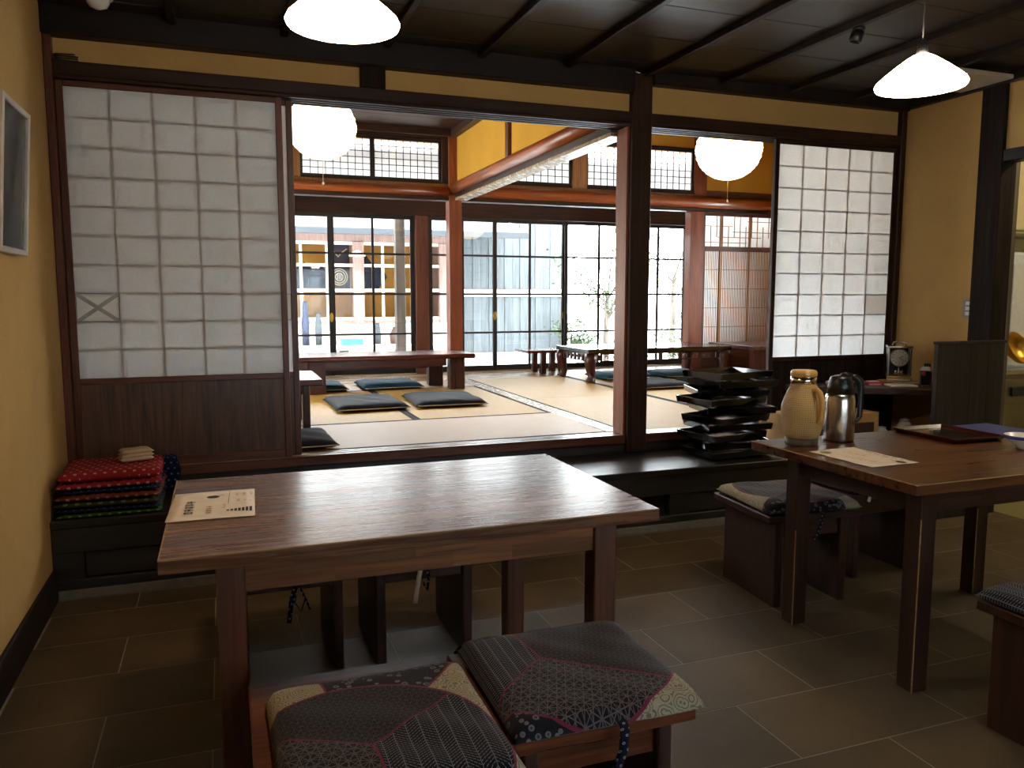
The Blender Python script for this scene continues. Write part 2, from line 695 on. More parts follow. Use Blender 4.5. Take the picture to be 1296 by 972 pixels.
def pillow_mesh(wx, wy, t, mat, n=22, seed=1, edge=0.3, crease=0.004, pinch=0.05, fine=4):
    rg = random.Random(seed)
    ph = [(rg.uniform(4, 11), rg.uniform(4, 11), rg.uniform(0, 6)) for _ in range(4)]
    bm = bmesh.new()

    def pt(i, j, top):
        u, v = 2 * i / n - 1, 2 * j / n - 1
        f = max(0.0, (1 - u ** fine) * (1 - v ** fine))
        g = f ** 0.45
        x = wx / 2 * u * (1 - pinch * (1 - v * v) * u * u)
        y = wy / 2 * v * (1 - pinch * (1 - u * u) * v * v)
        e = t * edge
        if top:
            wob = sum(math.sin(a * u + b * v + c) for a, b, c in ph) / 4 * crease * g
            return (x, y, e + (t - e) * g + wob)
        return (x, y, e * (1 - g))

    top = {}
    bot = {}
    for i in range(n + 1):
        for j in range(n + 1):
            top[i, j] = bm.verts.new(pt(i, j, True))
            bot[i, j] = top[i, j] if i in (0, n) or j in (0, n) else bm.verts.new(pt(i, j, False))
    for i in range(n):
        for j in range(n):
            bm.faces.new((top[i, j], top[i + 1, j], top[i + 1, j + 1], top[i, j + 1]))
            q = (bot[i, j + 1], bot[i + 1, j + 1], bot[i + 1, j], bot[i, j])
            if len(set(q)) == 4:
                try:
                    bm.faces.new(q)
                except ValueError:
                    pass
    return mesh_from(bm, 'cushion', mat, True)


def glyph_mesh(marks, mat, seed, zt=0.0004):
    """printed marks: small clusters of strokes; marks = (x, y, size)"""
    rg = random.Random(seed)
    bm = bmesh.new()

    def quad(x0, y0, x1, y1):
        vs = [bm.verts.new(p) for p in ((x0, y0, zt), (x1, y0, zt), (x1, y1, zt), (x0, y1, zt))]
        bm.faces.new(vs)

    for (x, y, s) in marks:
        for k in range(3):
            yy = y + s * (k / 3.0 - 0.33) + rg.uniform(-.05, .05) * s
            a, b2 = x - s * rg.uniform(.3, .48), x + s * rg.uniform(.3, .48)
            quad(a, yy, b2, yy + s * 0.12)
        for k in range(2):
            xx = x + s * rg.uniform(-.35, .3)
            a, b2 = y - s * rg.uniform(.2, .48), y + s * rg.uniform(.2, .48)
            quad(xx, a, xx + s * 0.12, b2)
    return mesh_from(bm, 'print', mat)


# ================================================================== SETTING
XL, XR, YB, YW = -0.72, 4.39, -2.0, 4.25       # left wall, end wall, wall behind the camera, partition line
CEIL = 2.61
TZ = 0.455                                     # tatami level

# ---- tiled floor
fl = struct('floor', 'grey-brown stone tile floor laid in running bond')
bx('bed', (XL - 0.1, 6.6), (YB - 0.1, 4.4), (-0.12, -0.0008), 'grout', fl, 0)
tx, ty, gp = 0.628, 0.309, 0.004
for k in range(-3, 7):
    y0, y1 = 1.70 + k * ty, 1.70 + (k + 1) * ty
    y1 = min(y1, 3.74)
    off = -0.385 + (0.314 if k % 2 else 0.0)
    for i in range(-2, 9):
        x0, x1 = max(off + i * tx, XL), min(off + (i + 1) * tx, XR)
        if x1 - x0 < 0.03:
            continue
        bx('tile', (x0 + gp / 2, x1 - gp / 2), (y0 + gp / 2, y1 - gp / 2), (-0.012, 0.0), 'floor_tile', fl, 0.0008)
bx('entry_floor', (XL, XR), (YB, 0.773), (-0.012, 0.0), 'floor_tile', fl, 0)
bx('kitchen_floor', (XR + 0.002, 6.4), (YB, 4.2), (-0.012, 0.0), 'kitchen_floor', fl, 0)

# ---- walls of the front room
wl = bx('wall_left', (XL - 0.12, XL), (YB - 0.12, 4.245), (-0.02, 2.9), 'plaster', None, 0)
tag(wl, 'ochre plaster wall beside the paper screens', kind='structure')
bb = bx('baseboard_left', (XL + 0.0005, XL + 0.016), (YB, 3.735), (0, 0.14), 'wood_black_y', None, 0.002)
tag(bb, 'dark wooden baseboard along ochre wall', kind='structure')
wb = struct('wall_back', 'plaster wall around the added rear window')
bx('plaster', (XL, 0.3), (YB - 0.12, YB), (0, 2.9), 'plaster', wb, 0)
bx('plaster', (3.3, 6.5), (YB - 0.12, YB), (0, 2.9), 'plaster', wb, 0)
bx('plaster', (0.3, 3.3), (YB - 0.12, YB), (0, 0.45), 'plaster', wb, 0)
bx('plaster', (0.3, 3.3), (YB - 0.12, YB), (1.95, 2.9), 'plaster', wb, 0)
wr = struct('wall_right', 'ochre plaster end wall with dark post and kitchen doorway')
bx('plaster', (XR, XR + 0.08), (3.66, 4.25), (0, 2.75), 'plaster', wr, 0)
bx('plaster', (XR, XR + 0.08), (1.7, 3.50), (2.165, 2.75), 'plaster', wr, 0)
bx('plaster', (XR, XR + 0.08), (YB, 1.7), (0, 2.75), 'plaster', wr, 0)
bx('post', (XR - 0.025, XR + 0.10), (3.50, 3.66), (0, 2.58), 'wood_black_z', wr, 0.004)
bx('lintel', (XR - 0.02, XR + 0.09), (1.7, 3.50), (2.095, 2.165), 'wood_black_y', wr, 0.004)
bx('post', (XR - 0.025, XR + 0.10), (1.58, 1.7), (0, 2.58), 'wood_black_z', wr, 0.004)
bx('ceiling_trim', (XR - 0.05, XR), (YB, 4.2), (2.545, 2.60), 'wood_black_y', wr, 0.003)

# ---- front ceiling: wide boards over battens
ce = struct('ceiling', 'dark stained board ceiling with slim battens')
bx('backing', (XL - 0.1, XR + 0.1), (YB - 0.1, 4.36), (CEIL + 0.014, CEIL + 0.10), 'wood_black', ce, 0)
yy = YB
while yy < 4.2:
    y2 = min(yy + 0.405, 4.25)
    bx('board', (XL, XR), (yy + 0.002, y2 - 0.002), (CEIL, CEIL + 0.012), 'wood_board', ce, 0.002)
    yy += 0.405
for k in range(-3, 7):
    xc = 0.85 + 0.51 * k
    if XL + 0.05 < xc < XR - 0.1:
        bx('batten', (xc - 0.018, xc + 0.018), (YB, 4.2), (2.575, CEIL - 0.0005), 'wood_black_y', ce, 0.003)

# ---- partition between front room and tatami rooms
pt_ = struct('wall_partition', 'timber framed partition with ochre plaster strip above the screens')
bx('upper_beam', (XL, 2.30), (4.20, 4.36), (2.485, 2.615), 'wood_black', pt_, 0.004)
bx('upper_beam', (2.435, XR), (4.215, 4.36), (2.54, 2.615), 'wood_black', pt_, 0.004)
bx('plaster', (XL, 0.72), (4.275, 4.37), (2.37, 3.4), 'plaster', pt_, 0)
bx('plaster', (0.85, 2.32), (4.275, 4.37), (2.37, 3.4), 'plaster', pt_, 0)
bx('plaster', (2.42, XR), (4.275, 4.37), (2.37, 3.4), 'plaster', pt_, 0)
bx('stud', (0.72, 0.85), (4.245, 4.375), (2.38, 3.4), 'wood_black_z', pt_, 0.004)
bx('plaster', (XR, 6.4), (4.275, 4.37), (0, 3.4), 'plaster_tatami', pt_, 0)
bx('lintel', (XL, 2.30), (4.24, 4.40), (2.315, 2.38), 'wood_dark', pt_, 0.004)
bx('lintel', (2.435, XR), (4.24, 4.40), (2.315, 2.38), 'wood_dark', pt_, 0.004)
for (a, b2) in ((4.24, 4.262), (4.288, 4.306), (4.332, 4.350), (4.376, 4.40)):
    bx('lintel_runner', (XL, 2.30), (a, b2), (2.300, 2.3145), 'wood_dark', pt_, 0.002)
    bx('lintel_runner', (2.435, XR), (a, b2), (2.300, 2.3145), 'wood_dark', pt_, 0.002)
bx('pillar', (2.30, 2.435), (4.235, 4.40), (0.351, 2.60), 'wood_dark_z', pt_, 0.006)
bx('lit_face_strip', (2.284, 2.2995), (4.262, 4.398), (TZ + 0.0045, 2.2995), 'wood_pillar', pt_, 0.002)  # reddish strip added to paint the lit left face of the pillar
bx('corner_post', (XL + 0.001, XL + 0.035), (4.225, 4.40), (0.351, 2.60), 'wood_red_z', pt_, 0.004)
bx('corner_post', (4.345, XR), (4.235, 4.40), (0.351, 2.60), 'wood_dark_z', pt_, 0.004)
# raised sill
bx('sill', (XL, 2.30), (4.255, 4.40), (0.405, TZ), 'wood_red', pt_, 0.004)
bx('sill', (2.435, XR), (4.255, 4.40), (0.405, TZ), 'wood_red', pt_, 0.004)
for (a, b2) in ((4.262, 4.285), (4.307, 4.329), (4.351, 4.372)):
    bx('sill_runner', (XL, 2.30), (a, b2), (TZ, TZ + 0.004), 'wood_engawa', pt_, 0.001)
    bx('sill_runner', (2.435, XR), (a, b2), (TZ, TZ + 0.004), 'wood_engawa', pt_, 0.001)
bx('riser', (XL, XR), (4.27, 4.38), (0.0, 0.405), 'wood_step', pt_, 0)

# ---- step with drawers under it
st = struct('trim_1', 'dark wooden step with drawer fronts under the raised room')
bx('tread', (XL, XR), (3.74, 4.27), (0.315, 0.35), 'wood_step', st, 0.004)
bx('fascia', (XL, XR), (3.745, 3.78), (0.205, 0.3145), 'wood_step', st, 0.003)
bx('back_panel', (XL, XR), (3.80, 3.82), (0.04, 0.205), 'wood_black', st, 0)
bx('plinth', (XL, XR), (3.745, 3.80), (0.042, 0.085), 'wood_step', st, 0.003)
bx('stone_skirt', (XL + 0.017, XR), (3.742, 3.81), (0.0005, 0.0415), 'stone_strip', st, 0.002)
sx = [-0.72, 0.12, 0.92, 1.62, 2.31, 3.05, 3.8, 4.39]
for i, x in enumerate(sx[:-1]):
    bx('stile', (x, x + 0.12), (3.748, 3.80), (0.0855, 0.2045), 'wood_step', st, 0.002)
    if i != 3:
        dr = bx('drawer_front', (x + 0.125, sx[i + 1] - 0.005), (3.762, 3.80), (0.0905, 0.200), 'wood_step', st, 0.002)
        hx = (sx[i + 1] - x - 0.13) / 2
        link('finger_hole', lathe([(0.0, 0.0), (0.012, 0.0), (0.013, 0.002), (0.012, 0.004), (0, 0.004)], 'plastic_black', 12), dr, (-0.02, -0.019, 0.01), (R(90), 0, 0))

# ---- tatami floors
tf = struct('floor', 'raised tatami floor in straw matting')
bx('platform', (-0.75, 6.35), (4.385, 7.80), (0.30, 0.425), 'wood_dark', tf, 0)


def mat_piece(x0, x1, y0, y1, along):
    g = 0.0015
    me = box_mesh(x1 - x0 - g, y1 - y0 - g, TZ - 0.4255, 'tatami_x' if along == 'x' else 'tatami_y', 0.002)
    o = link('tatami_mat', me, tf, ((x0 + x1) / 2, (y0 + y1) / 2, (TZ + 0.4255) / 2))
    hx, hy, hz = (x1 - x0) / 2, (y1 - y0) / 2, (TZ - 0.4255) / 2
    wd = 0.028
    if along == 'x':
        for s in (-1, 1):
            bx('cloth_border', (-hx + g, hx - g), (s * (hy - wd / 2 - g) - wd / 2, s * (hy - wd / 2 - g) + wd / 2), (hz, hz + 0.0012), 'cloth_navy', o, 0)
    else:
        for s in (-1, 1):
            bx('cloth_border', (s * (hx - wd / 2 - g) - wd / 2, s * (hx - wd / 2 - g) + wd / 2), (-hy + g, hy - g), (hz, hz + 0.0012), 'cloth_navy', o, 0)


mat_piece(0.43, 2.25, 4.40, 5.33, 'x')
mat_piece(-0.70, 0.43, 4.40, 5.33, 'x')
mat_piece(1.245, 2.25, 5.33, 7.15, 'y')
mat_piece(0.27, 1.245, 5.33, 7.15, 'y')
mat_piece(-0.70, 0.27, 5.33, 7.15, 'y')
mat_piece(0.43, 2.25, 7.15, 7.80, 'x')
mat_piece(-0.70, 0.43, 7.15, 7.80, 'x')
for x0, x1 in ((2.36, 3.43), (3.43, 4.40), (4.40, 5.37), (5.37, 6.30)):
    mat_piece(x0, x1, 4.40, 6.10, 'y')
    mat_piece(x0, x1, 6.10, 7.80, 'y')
sh = struct('trim_2', 'worn grooved threshold between the two matted rooms')
bx('threshold', (2.252, 2.358), (4.40, 7.80), (0.4255, TZ), 'wood_engawa', sh, 0.002)
for a in (2.254, 2.281, 2.309, 2.336):
    bx('threshold_runner', (a, a + 0.018), (4.40, 7.80), (TZ, TZ + 0.005), 'wood_engawa', sh, 0.001)

# ---- lintel and plaster between the tatami rooms
mw = struct('wall_middle', 'ochre plaster wall over a log rail between the matted rooms')
bx('lintel', (2.245, 2.365), (4.40, 7.80), (2.29, 2.335), 'wood_dark_y', mw, 0.003)
for a in (2.245, 2.276, 2.306, 2.337):
    bx('lintel_runner', (a, a + 0.026), (4.40, 7.80), (2.265, 2.2895), 'wood_engawa', mw, 0.002)
for xx in (2.235, 2.375):
    link('log_rail', tube([(xx, 4.40, 2.385), (xx, 5.5, 2.385), (xx, 6.6, 2.385), (xx, 7.79, 2.385)], 0.05, 'wood_log_y', 14), mw)
bx('plaster', (2.268, 2.342), (4.38, 7.80), (2.335, 3.4), 'plaster_tatami', mw, 0)
bx('strut', (2.235, 2.375), (6.21, 6.28), (2.43, 3.3), 'wood_red_z', mw, 0.004)

# ---- far wall line of the tatami rooms (open below, lattice transoms above)
fw = struct('wall_far', 'far timber wall line with lattice transoms over open bays')
YF = 7.85
bx('lintel', (-0.7, 6.3), (YF - 0.05, YF + 0.07), (2.262, 2.30), 'wood_dark', fw, 0.003)
link('log_rail', tube([(-0.7, YF - 0.06, 2.347), (1.0, YF - 0.06, 2.347), (2.17, YF - 0.06, 2.347)], 0.046, 'wood_log', 14), fw)
link('log_rail', tube([(2.32, YF - 0.06, 2.36), (3.6, YF - 0.06, 2.36), (5.0, YF - 0.06, 2.36), (6.3, YF - 0.06, 2.36)], 0.06, 'wood_log', 14), fw)
bx('plaster', (-0.7, 0.62), (YF - 0.02, YF + 0.04), (2.30, 3.4), 'plaster_tatami', fw, 0)
bx('sub_rail', (0.62, 2.18), (YF - 0.035, YF + 0.05), (2.30, 2.425), 'wood_slat', fw, 0.003)
bx('dark_board', (0.62, 2.18), (YF - 0.04, YF + 0.05), (2.87, 3.4), 'wood_dark', fw, 0.003)
bx('sub_rail', (2.31, 5.17), (YF - 0.035, YF + 0.05), (2.30, 2.45), 'wood_slat', fw, 0.003)
bx('plaster', (2.31, 5.17), (YF - 0.02, YF + 0.04), (2.955, 3.4), 'plaster_tatami', fw, 0)
bx('plaster', (5.17, 6.3), (YF - 0.02, YF + 0.04), (2.50, 3.4), 'plaster_tatami', fw, 0)
bx('sub_rail', (5.17, 6.3), (YF - 0.03, YF + 0.05), (2.30, 2.50), 'wood_red', fw, 0.003)
bx('post', (3.54, 3.71), (YF - 0.045, YF + 0.05), (2.45, 3.4), 'wood_slat', fw, 0.004)
bx('post', (5.04, 5.20), (YF - 0.05, YF + 0.06), (2.30, 3.4), 'wood_pillar', fw, 0.004)
bx('pillar', (2.18, 2.315), (YF - 0.055, YF + 0.075), (0.426, 3.4), 'wood_pillar', fw, 0.005)
bx('pillar', (5.0, 5.17), (YF - 0.055, YF + 0.075), (0.426, 2.262), 'wood_pillar', fw, 0.005)
bx('sill', (-0.7, 6.3), (7.802, 7.918), (0.40, TZ), 'wood_engawa', fw, 0.003)
for nm, xa, xb, ya, yb, lab in (('wall_tatami_left', -0.80, -0.70, 5.9, 7.5, 'ochre plaster side wall with added glazed window for light of the matted room'), ('wall_tatami_right', 6.30, 6.40, 5.9, 7.4, 'ochre plaster end wall with added glazed window for light of the matted room')):  # unseen side windows added to brighten the matted rooms
    wt = struct(nm, lab)
    bx('plaster', (xa, xb), (4.40, ya), (0.3, 3.4), 'plaster_tatami', wt, 0)
    bx('plaster', (xa, xb), (yb, 8.8), (0.3, 3.4), 'plaster_tatami', wt, 0)
    bx('plaster', (xa, xb), (ya, yb), (0.3, 0.95), 'plaster_tatami', wt, 0)
    bx('plaster', (xa, xb), (ya, yb), (2.1, 3.4), 'plaster_tatami', wt, 0)
    for q in range(4):
        yq = ya + (yb - ya - 0.04) * q / 3
        bx('mullion', (xa + 0.03, xb - 0.03), (yq, yq + 0.04), (0.95, 2.1), 'wood_frame_black', wt, 0.002)
        if q < 3:
            bx('pane', (xa + 0.048, xb - 0.048), (yq + 0.041, yq + (yb - ya - 0.04) / 3 - 0.001), (0.95, 2.1), 'glass', wt, 0)
c2 = struct('ceiling', 'dark board ceiling over the matted room')
bx('backing', (-0.8, 2.26), (4.37, 7.82), (2.965, 3.05), 'wood_dark', c2, 0)
for k in range(7):
    bx('board', (-0.70, 2.262), (4.38 + 0.49 * k + 0.002, min(4.38 + 0.49 * (k + 1), 7.8) - 0.002), (2.945, 2.9645), 'wood_dark', c2, 0.002)
bx('edge_trim', (2.19, 2.266), (4.38, 7.80), (2.88, 2.944), 'wood_dark_y', c2, 0.003)
bx('edge_trim', (-0.70, 2.19), (7.74, 7.80), (2.88, 2.944), 'wood_dark', c2, 0.003)
c3 = bx('ceiling', (2.26, 6.4), (4.37, 7.9), (3.30, 3.40), 'wood_dark', None, 0)
tag(c3, 'high dark ceiling over second matted room', kind='structure')


def sheet(name, xr, y, zr, mat, parent):
    """a single sheet of paper standing in the XZ plane"""
    bm = bmesh.new()
    hx, hz = (xr[1] - xr[0]) / 2, (zr[1] - zr[0]) / 2
    bm.faces.new([bm.verts.new(p) for p in ((-hx, 0, -hz), (hx, 0, -hz), (hx, 0, hz), (-hx, 0, hz))])
    return link(name, mesh_from(bm, 'sheet', mat), parent, (sum(xr) / 2, y, sum(zr) / 2))


def lattice(name, x0, x1, z0, z1, nc, nr, n):
    """transom window: frame, paper sheet and thin crossing bars"""
    t = struct(name, 'small square lattice transom backed with white paper')
    t.location = ((x0 + x1) / 2, YF, z0)
    wv, hv = x1 - x0, z1 - z0
    f = 0.022
    for s in (-1, 1):
        bx('stile', (s * (wv / 2 - f / 2) - f / 2, s * (wv / 2 - f / 2) + f / 2), (-0.02, 0.02), (0, hv), 'wood_frame_black', t, 0.002)
    for z in (0, hv - f):
        bx('rail', (-wv / 2 + f, wv / 2 - f), (-0.02, 0.02), (z, z + f), 'wood_frame_black', t, 0.002)
    for i in range(1, nc):
        x = -wv / 2 + f + (wv - 2 * f) * i / nc
        bx('lattice_bar', (x - 0.003, x + 0.003), (-0.008, 0.004), (f, hv - f), 'wood_frame_black', t, 0)
    for j in range(1, nr):
        z = f + (hv - 2 * f) * j / nr
        bx('lattice_bar', (-wv / 2 + f, wv / 2 - f), (-0.007, 0.004), (z - 0.003, z + 0.003), 'wood_frame_black', t, 0)
    sheet('paper', (-wv / 2 + f, wv / 2 - f), 0.006, (f, hv - f), 'ranma_paper', t)


lattice('window_1', 0.745, 1.4265, 2.445, 2.845, 9, 6, 1)
lattice('window_2', 1.4275, 2.11, 2.445, 2.845, 9, 6, 2)
bx('transom_sill', (0.62, 2.18), (YF - 0.03, YF + 0.04), (2.425, 2.444), 'wood_dark', fw, 0.002)
bx('transom_head', (0.62, 2.18), (YF - 0.03, YF + 0.04), (2.846, 2.87), 'wood_dark', fw, 0.002)
bx('post', (0.62, 0.744), (YF - 0.04, YF + 0.05), (2.425, 2.87), 'wood_slat', fw, 0.003)
bx('post', (2.112, 2.18), (YF - 0.04, YF + 0.05), (2.425, 2.87), 'wood_dark_z', fw, 0.003)
lattice('window_3', 2.687, 3.538, 2.475, 2.93, 10, 6, 3)
lattice('window_4', 3.712, 4.3795, 2.475, 2.93, 8, 6, 4)
lattice('window_5', 4.3805, 5.04, 2.475, 2.93, 8, 6, 5)
bx('transom_sill', (2.31, 5.17), (YF - 0.03, YF + 0.04), (2.45, 2.474), 'wood_dark', fw, 0.002)
bx('transom_head', (2.31, 5.17), (YF - 0.03, YF + 0.04), (2.931, 2.955), 'wood_dark', fw, 0.002)
bx('plaster', (2.31, 2.685), (YF - 0.02, YF + 0.04), (2.474, 2.931), 'plaster_tatami', fw, 0)

# ---- veranda and its glass doors
YG = 8.70
en = struct('floor', 'polished board floor of the veranda')
for k in range(8):
    bx('plank', (-0.7, 6.3), (7.92 + 0.1 * k + 0.001, 7.92 + 0.1 * (k + 1) - 0.001), (0.39, 0.445), 'wood_engawa', en, 0.002)
vw = struct('wall_veranda', 'timber head and wall over the veranda glass doors')
bx('lintel', (-0.7, 6.3), (YG - 0.06, YG + 0.06), (2.19, 2.43), 'wood_dark', vw, 0.004)
bx('plaster', (-0.7, 6.3), (YG - 0.03, YG + 0.03), (2.73, 3.4), 'plaster_white', vw, 0)
for i in range(8):  # hidden glazing added above the doors to brighten veranda and lattice paper
    xa = -0.7 + 0.875 * i
    bx('added_transom_mullion', (xa, xa + 0.035), (YG - 0.02, YG + 0.02), (2.43, 2.73), 'wood_frame_black', vw, 0.002)
    bx('added_transom_pane', (xa + 0.036, xa + 0.874), (YG - 0.002, YG + 0.002), (2.43, 2.73), 'glass', vw, 0)
bx('pillar', (2.03, 2.175), (YG - 0.07, YG + 0.07), (0.39, 2.19), 'wood_red_z', vw, 0.005)
bx('pillar', (5.53, 5.66), (YG - 0.07, YG + 0.07), (0.39, 2.19), 'wood_red_z', vw, 0.005)
bx('plaster', (5.66, 6.3), (YG - 0.03, YG + 0.03), (0.39, 2.19), 'plaster_white', vw, 0)
bx('sill', (-0.7, 6.3), (YG - 0.06, YG + 0.08), (0.37, 0.452), 'wood_engawa', vw, 0.003)
vc = bx('ceiling', (-0.8, 6.4), (7.9, 8.75), (2.75, 2.8), 'wood_slat', None, 0)
tag(vc, 'pale board soffit over the veranda', kind='structure')


def glass_door(num, x0, x1, y, pull):
    t = struct('window_%d' % num, 'glazed sliding door with slim black muntins')
    t.location = ((x0 + x1) / 2, y, 0.453)
    hv, wv, s = 2.188 - 0.453, x1 - x0, 0.046
    zs = [0.06, 0.44, 0.88, 1.315, hv - 0.04]
    for sg in (-1, 1):
        so = bx('stile', (sg * (wv / 2 - s / 2) - s / 2, sg * (wv / 2 - s / 2) + s / 2), (-0.016, 0.016), (0, hv), 'wood_frame_black', t, 0.003)
        if sg == pull:
            link('pull', lathe([(0, 0), (0.019, 0.0), (0.020, 0.003), (0.015, 0.004), (0, 0.002)], 'brass', 16), so, (0, -0.018, 0.63 - hv / 2), (R(90), 0, 0)).scale = (1, 2.6, 1)
    bx('rail', (-wv / 2 + s, wv / 2 - s), (-0.015, 0.015), (0, 0.06), 'wood_frame_black', t, 0.003)
    bx('rail', (-wv / 2 + s, wv / 2 - s), (-0.015, 0.015), (hv - 0.04, hv), 'wood_frame_black', t, 0.003)
    for z in zs[1:-1]:
        bx('muntin', (-wv / 2 + s, wv / 2 - s), (-0.010, 0.010), (z - 0.011, z + 0.011), 'wood_frame_black', t, 0)
    bx('muntin', (-0.013, 0.013), (-0.011, 0.011), (0.06, hv - 0.04), 'wood_frame_black', t, 0)
    for i in range(2):
        for j in range(4):
            a, b2 = (-wv / 2 + s, -0.013) if i == 0 else (0.013, wv / 2 - s)
            za = zs[j] + (0.011 if j else 0)
            zb = zs[j + 1] - (0.011 if j < 3 else 0)
            bx('pane', (a, b2), (-0.0015, 0.0015), (za, zb), 'glass', t, 0)


glass_door(6, -0.68, 0.24, YG + 0.018, 1)
glass_door(7, 0.22, 1.13, YG - 0.018, 1)
glass_door(8, 1.11, 2.03, YG + 0.018, 0)
glass_door(9, 2.18, 2.985, YG - 0.018, 1)
glass_door(10, 2.955, 3.865, YG + 0.018, 1)
glass_door(11, 3.835, 4.745, YG - 0.018, 1)
glass_door(12, 4.715, 5.53, YG + 0.018, 0)


# ---- sliding paper screens in the partition
def shoji(num, x0, x1, y, label, patch_col=None, board='wood_panel', frame='wood_red'):
    t = struct('door_%d' % num, label)
    z0, z1 = TZ + 0.005, 2.298
    t.location = ((x0 + x1) / 2, y, z0)
    hv, wv = z1 - z0, x1 - x0
    s = 0.032
    zp = 0.90 - z0          # bottom of the paper
    zt = hv - 0.028
    for sg in (-1, 1):
        bx('stile', (sg * (wv / 2 - s / 2) - s / 2, sg * (wv / 2 - s / 2) + s / 2), (-0.016, 0.016), (0, hv), frame + '_z', t, 0.003)
    bx('rail', (-wv / 2 + s, wv / 2 - s), (-0.015, 0.015), (zt, hv), frame, t, 0.003)
    bx('rail', (-wv / 2 + s, wv / 2 - s), (-0.017, 0.015), (zp - 0.022, zp + 0.008), frame, t, 0.003)
    bx('rail', (-wv / 2 + s, wv / 2 - s), (-0.015, 0.015), (0, 0.045), frame, t, 0.003)
    a, b2 = -wv / 2 + s, wv / 2 - s
    if board == 'planks':
        n = 6
        for i in range(n):
            xa, xb = a + (b2 - a) * i / n, a + (b2 - a) * (i + 1) / n
            bx('lower_board', (xa + 0.001, xb - 0.001), (-0.006, 0.006), (0.045, zp - 0.022), 'wood_black_z', t, 0.002)
    else:
        bx('lower_board', (a, b2), (-0.006, 0.006), (0.045, zp - 0.022), board, t, 0)
    pz0, pz1 = zp + 0.008, zt
    sheet('paper', (a, b2), -0.0105, (pz0, pz1), 'shoji_paper', t)
    for i in range(1, 5):
        x = a + (b2 - a) * i / 5
        bx('lattice_bar', (x - 0.0045, x + 0.0045), (-0.0102, -0.003), (pz0, pz1), 'wood_slat', t, 0)
    for j in range(1, 10):
        z = pz0 + (pz1 - pz0) * j / 10
        bx('lattice_bar', (a, b2), (-0.0103, -0.003), (z - 0.0036, z + 0.0036), 'wood_slat', t, 0)
    if patch_col is not None:
        cw, ch = (b2 - a) / 5, (pz1 - pz0) / 10
        xa = a + cw * patch_col
        za = pz0 + ch * 2
        p = sheet('paper_patch', (xa + 0.004, xa + cw - 0.002), -0.0120, (za, za + ch), 'patch_paper', t)
        for zz in (za, za + ch - 0.002):
            bx('patch_edge', (xa + 0.002, xa + cw), (-0.0135, -0.0126), (zz, zz + 0.002), 'wood_weather', t, 0)
        for xx in (xa + 0.002, xa + cw - 0.002):
            bx('patch_edge', (xx, xx + 0.002), (-0.0134, -0.0126), (za + 0.002, za + ch - 0.002), 'wood_weather', t, 0)
        ln = math.hypot(cw, ch)
        an = math.atan2(ch, cw)
        if patch_col == 0:
            for sg in (-1, 1):
                bx('folded_strip', (-ln / 2 * 0.94, ln / 2 * 0.94), (-0.0020 - 0.0003 * sg, -0.0012 - 0.0003 * sg), (-0.009, 0.009), 'mat_board', p, 0, (0, sg * an, 0))
    return t


shoji(1, -0.684, 0.322, 4.275, 'tall paper screen with brown wood grain lower board beside the ochre wall', 0)
shoji(2, -0.684, 0.376, 4.319, 'paper screen mostly hidden behind the front screen', 4)
shoji(3, 3.345, 4.345, 4.275, 'paper screen with dark plank lower board above the corner desk', 4, 'planks', 'wood_dark')

# slatted screen in the far bay
t = struct('door_4', 'slatted wooden screen with lattice top in the far bay')
t.location = (5.70, YF + 0.01, TZ)
for x in (-0.51, 0.49):
    bx('stile', (x, x + 0.035), (-0.016, 0.016), (0, 1.805), 'wood_red_z', t, 0.003)
for z, h in ((0, 0.28), (1.37, 0.055), (1.77, 0.035)):
    bx('rail', (-0.475, 0.49), (-0.015, 0.015), (z, z + h), 'wood_red', t, 0.003)
sheet('paper', (-0.475, 0.49), 0.0095, (0.28, 1.77), 'ranma_paper', t)
for i in range(42):
    x = -0.462 + i * 0.0228
    bx('slat', (x - 0.0045, x + 0.0045), (-0.006, 0.002), (0.28, 1.37), 'wood_slat', t, 0)
for x in (-0.26, 0.14):
    bx('muntin', (x - 0.014, x + 0.014), (-0.014, 0.008), (0.28, 1.77), 'wood_slat', t, 0.002)
for z in (0.5, 0.72, 0.94, 1.16):
    bx('cross_bar', (-0.475, 0.49), (0.0025, 0.008), (z - 0.004, z + 0.004), 'wood_slat', t, 0)
for i in range(1, 12):
    x = -0.475 + i * 0.080
    za, zb = ((1.425, 1.77), (1.425, 1.66), (1.53, 1.77))[i % 3]
    bx('lattice_bar', (x - 0.0035, x + 0.0035), (-0.006, 0.002), (za, zb), 'wood_slat', t, 0)
for j, (a, b2) in enumerate(((-0.475, 0.1), (-0.3, 0.3), (-0.1, 0.49), (-0.475, -0.1), (0.1, 0.49))):
    z = 1.47 + j * 0.062
    bx('lattice_bar', (a, b2), (-0.0055, 0.002), (z - 0.0035, z + 0.0035), 'wood_slat', t, 0)

# unseen window added behind the viewer to light the front room
t = struct('window_13', 'wide unseen window added for daylight from behind')
for x in (0.3, 1.04, 1.78, 2.52, 3.26):
    bx('mullion', (x, x + 0.04), (YB - 0.08, YB - 0.04), (0.45, 1.95), 'wood_dark_z', t, 0.003)
for x in (0.34, 1.08, 1.82, 2.56):
    bx('pane', (x, x + 0.70), (YB - 0.062, YB - 0.058), (0.45, 1.95), 'glass', t, 0)

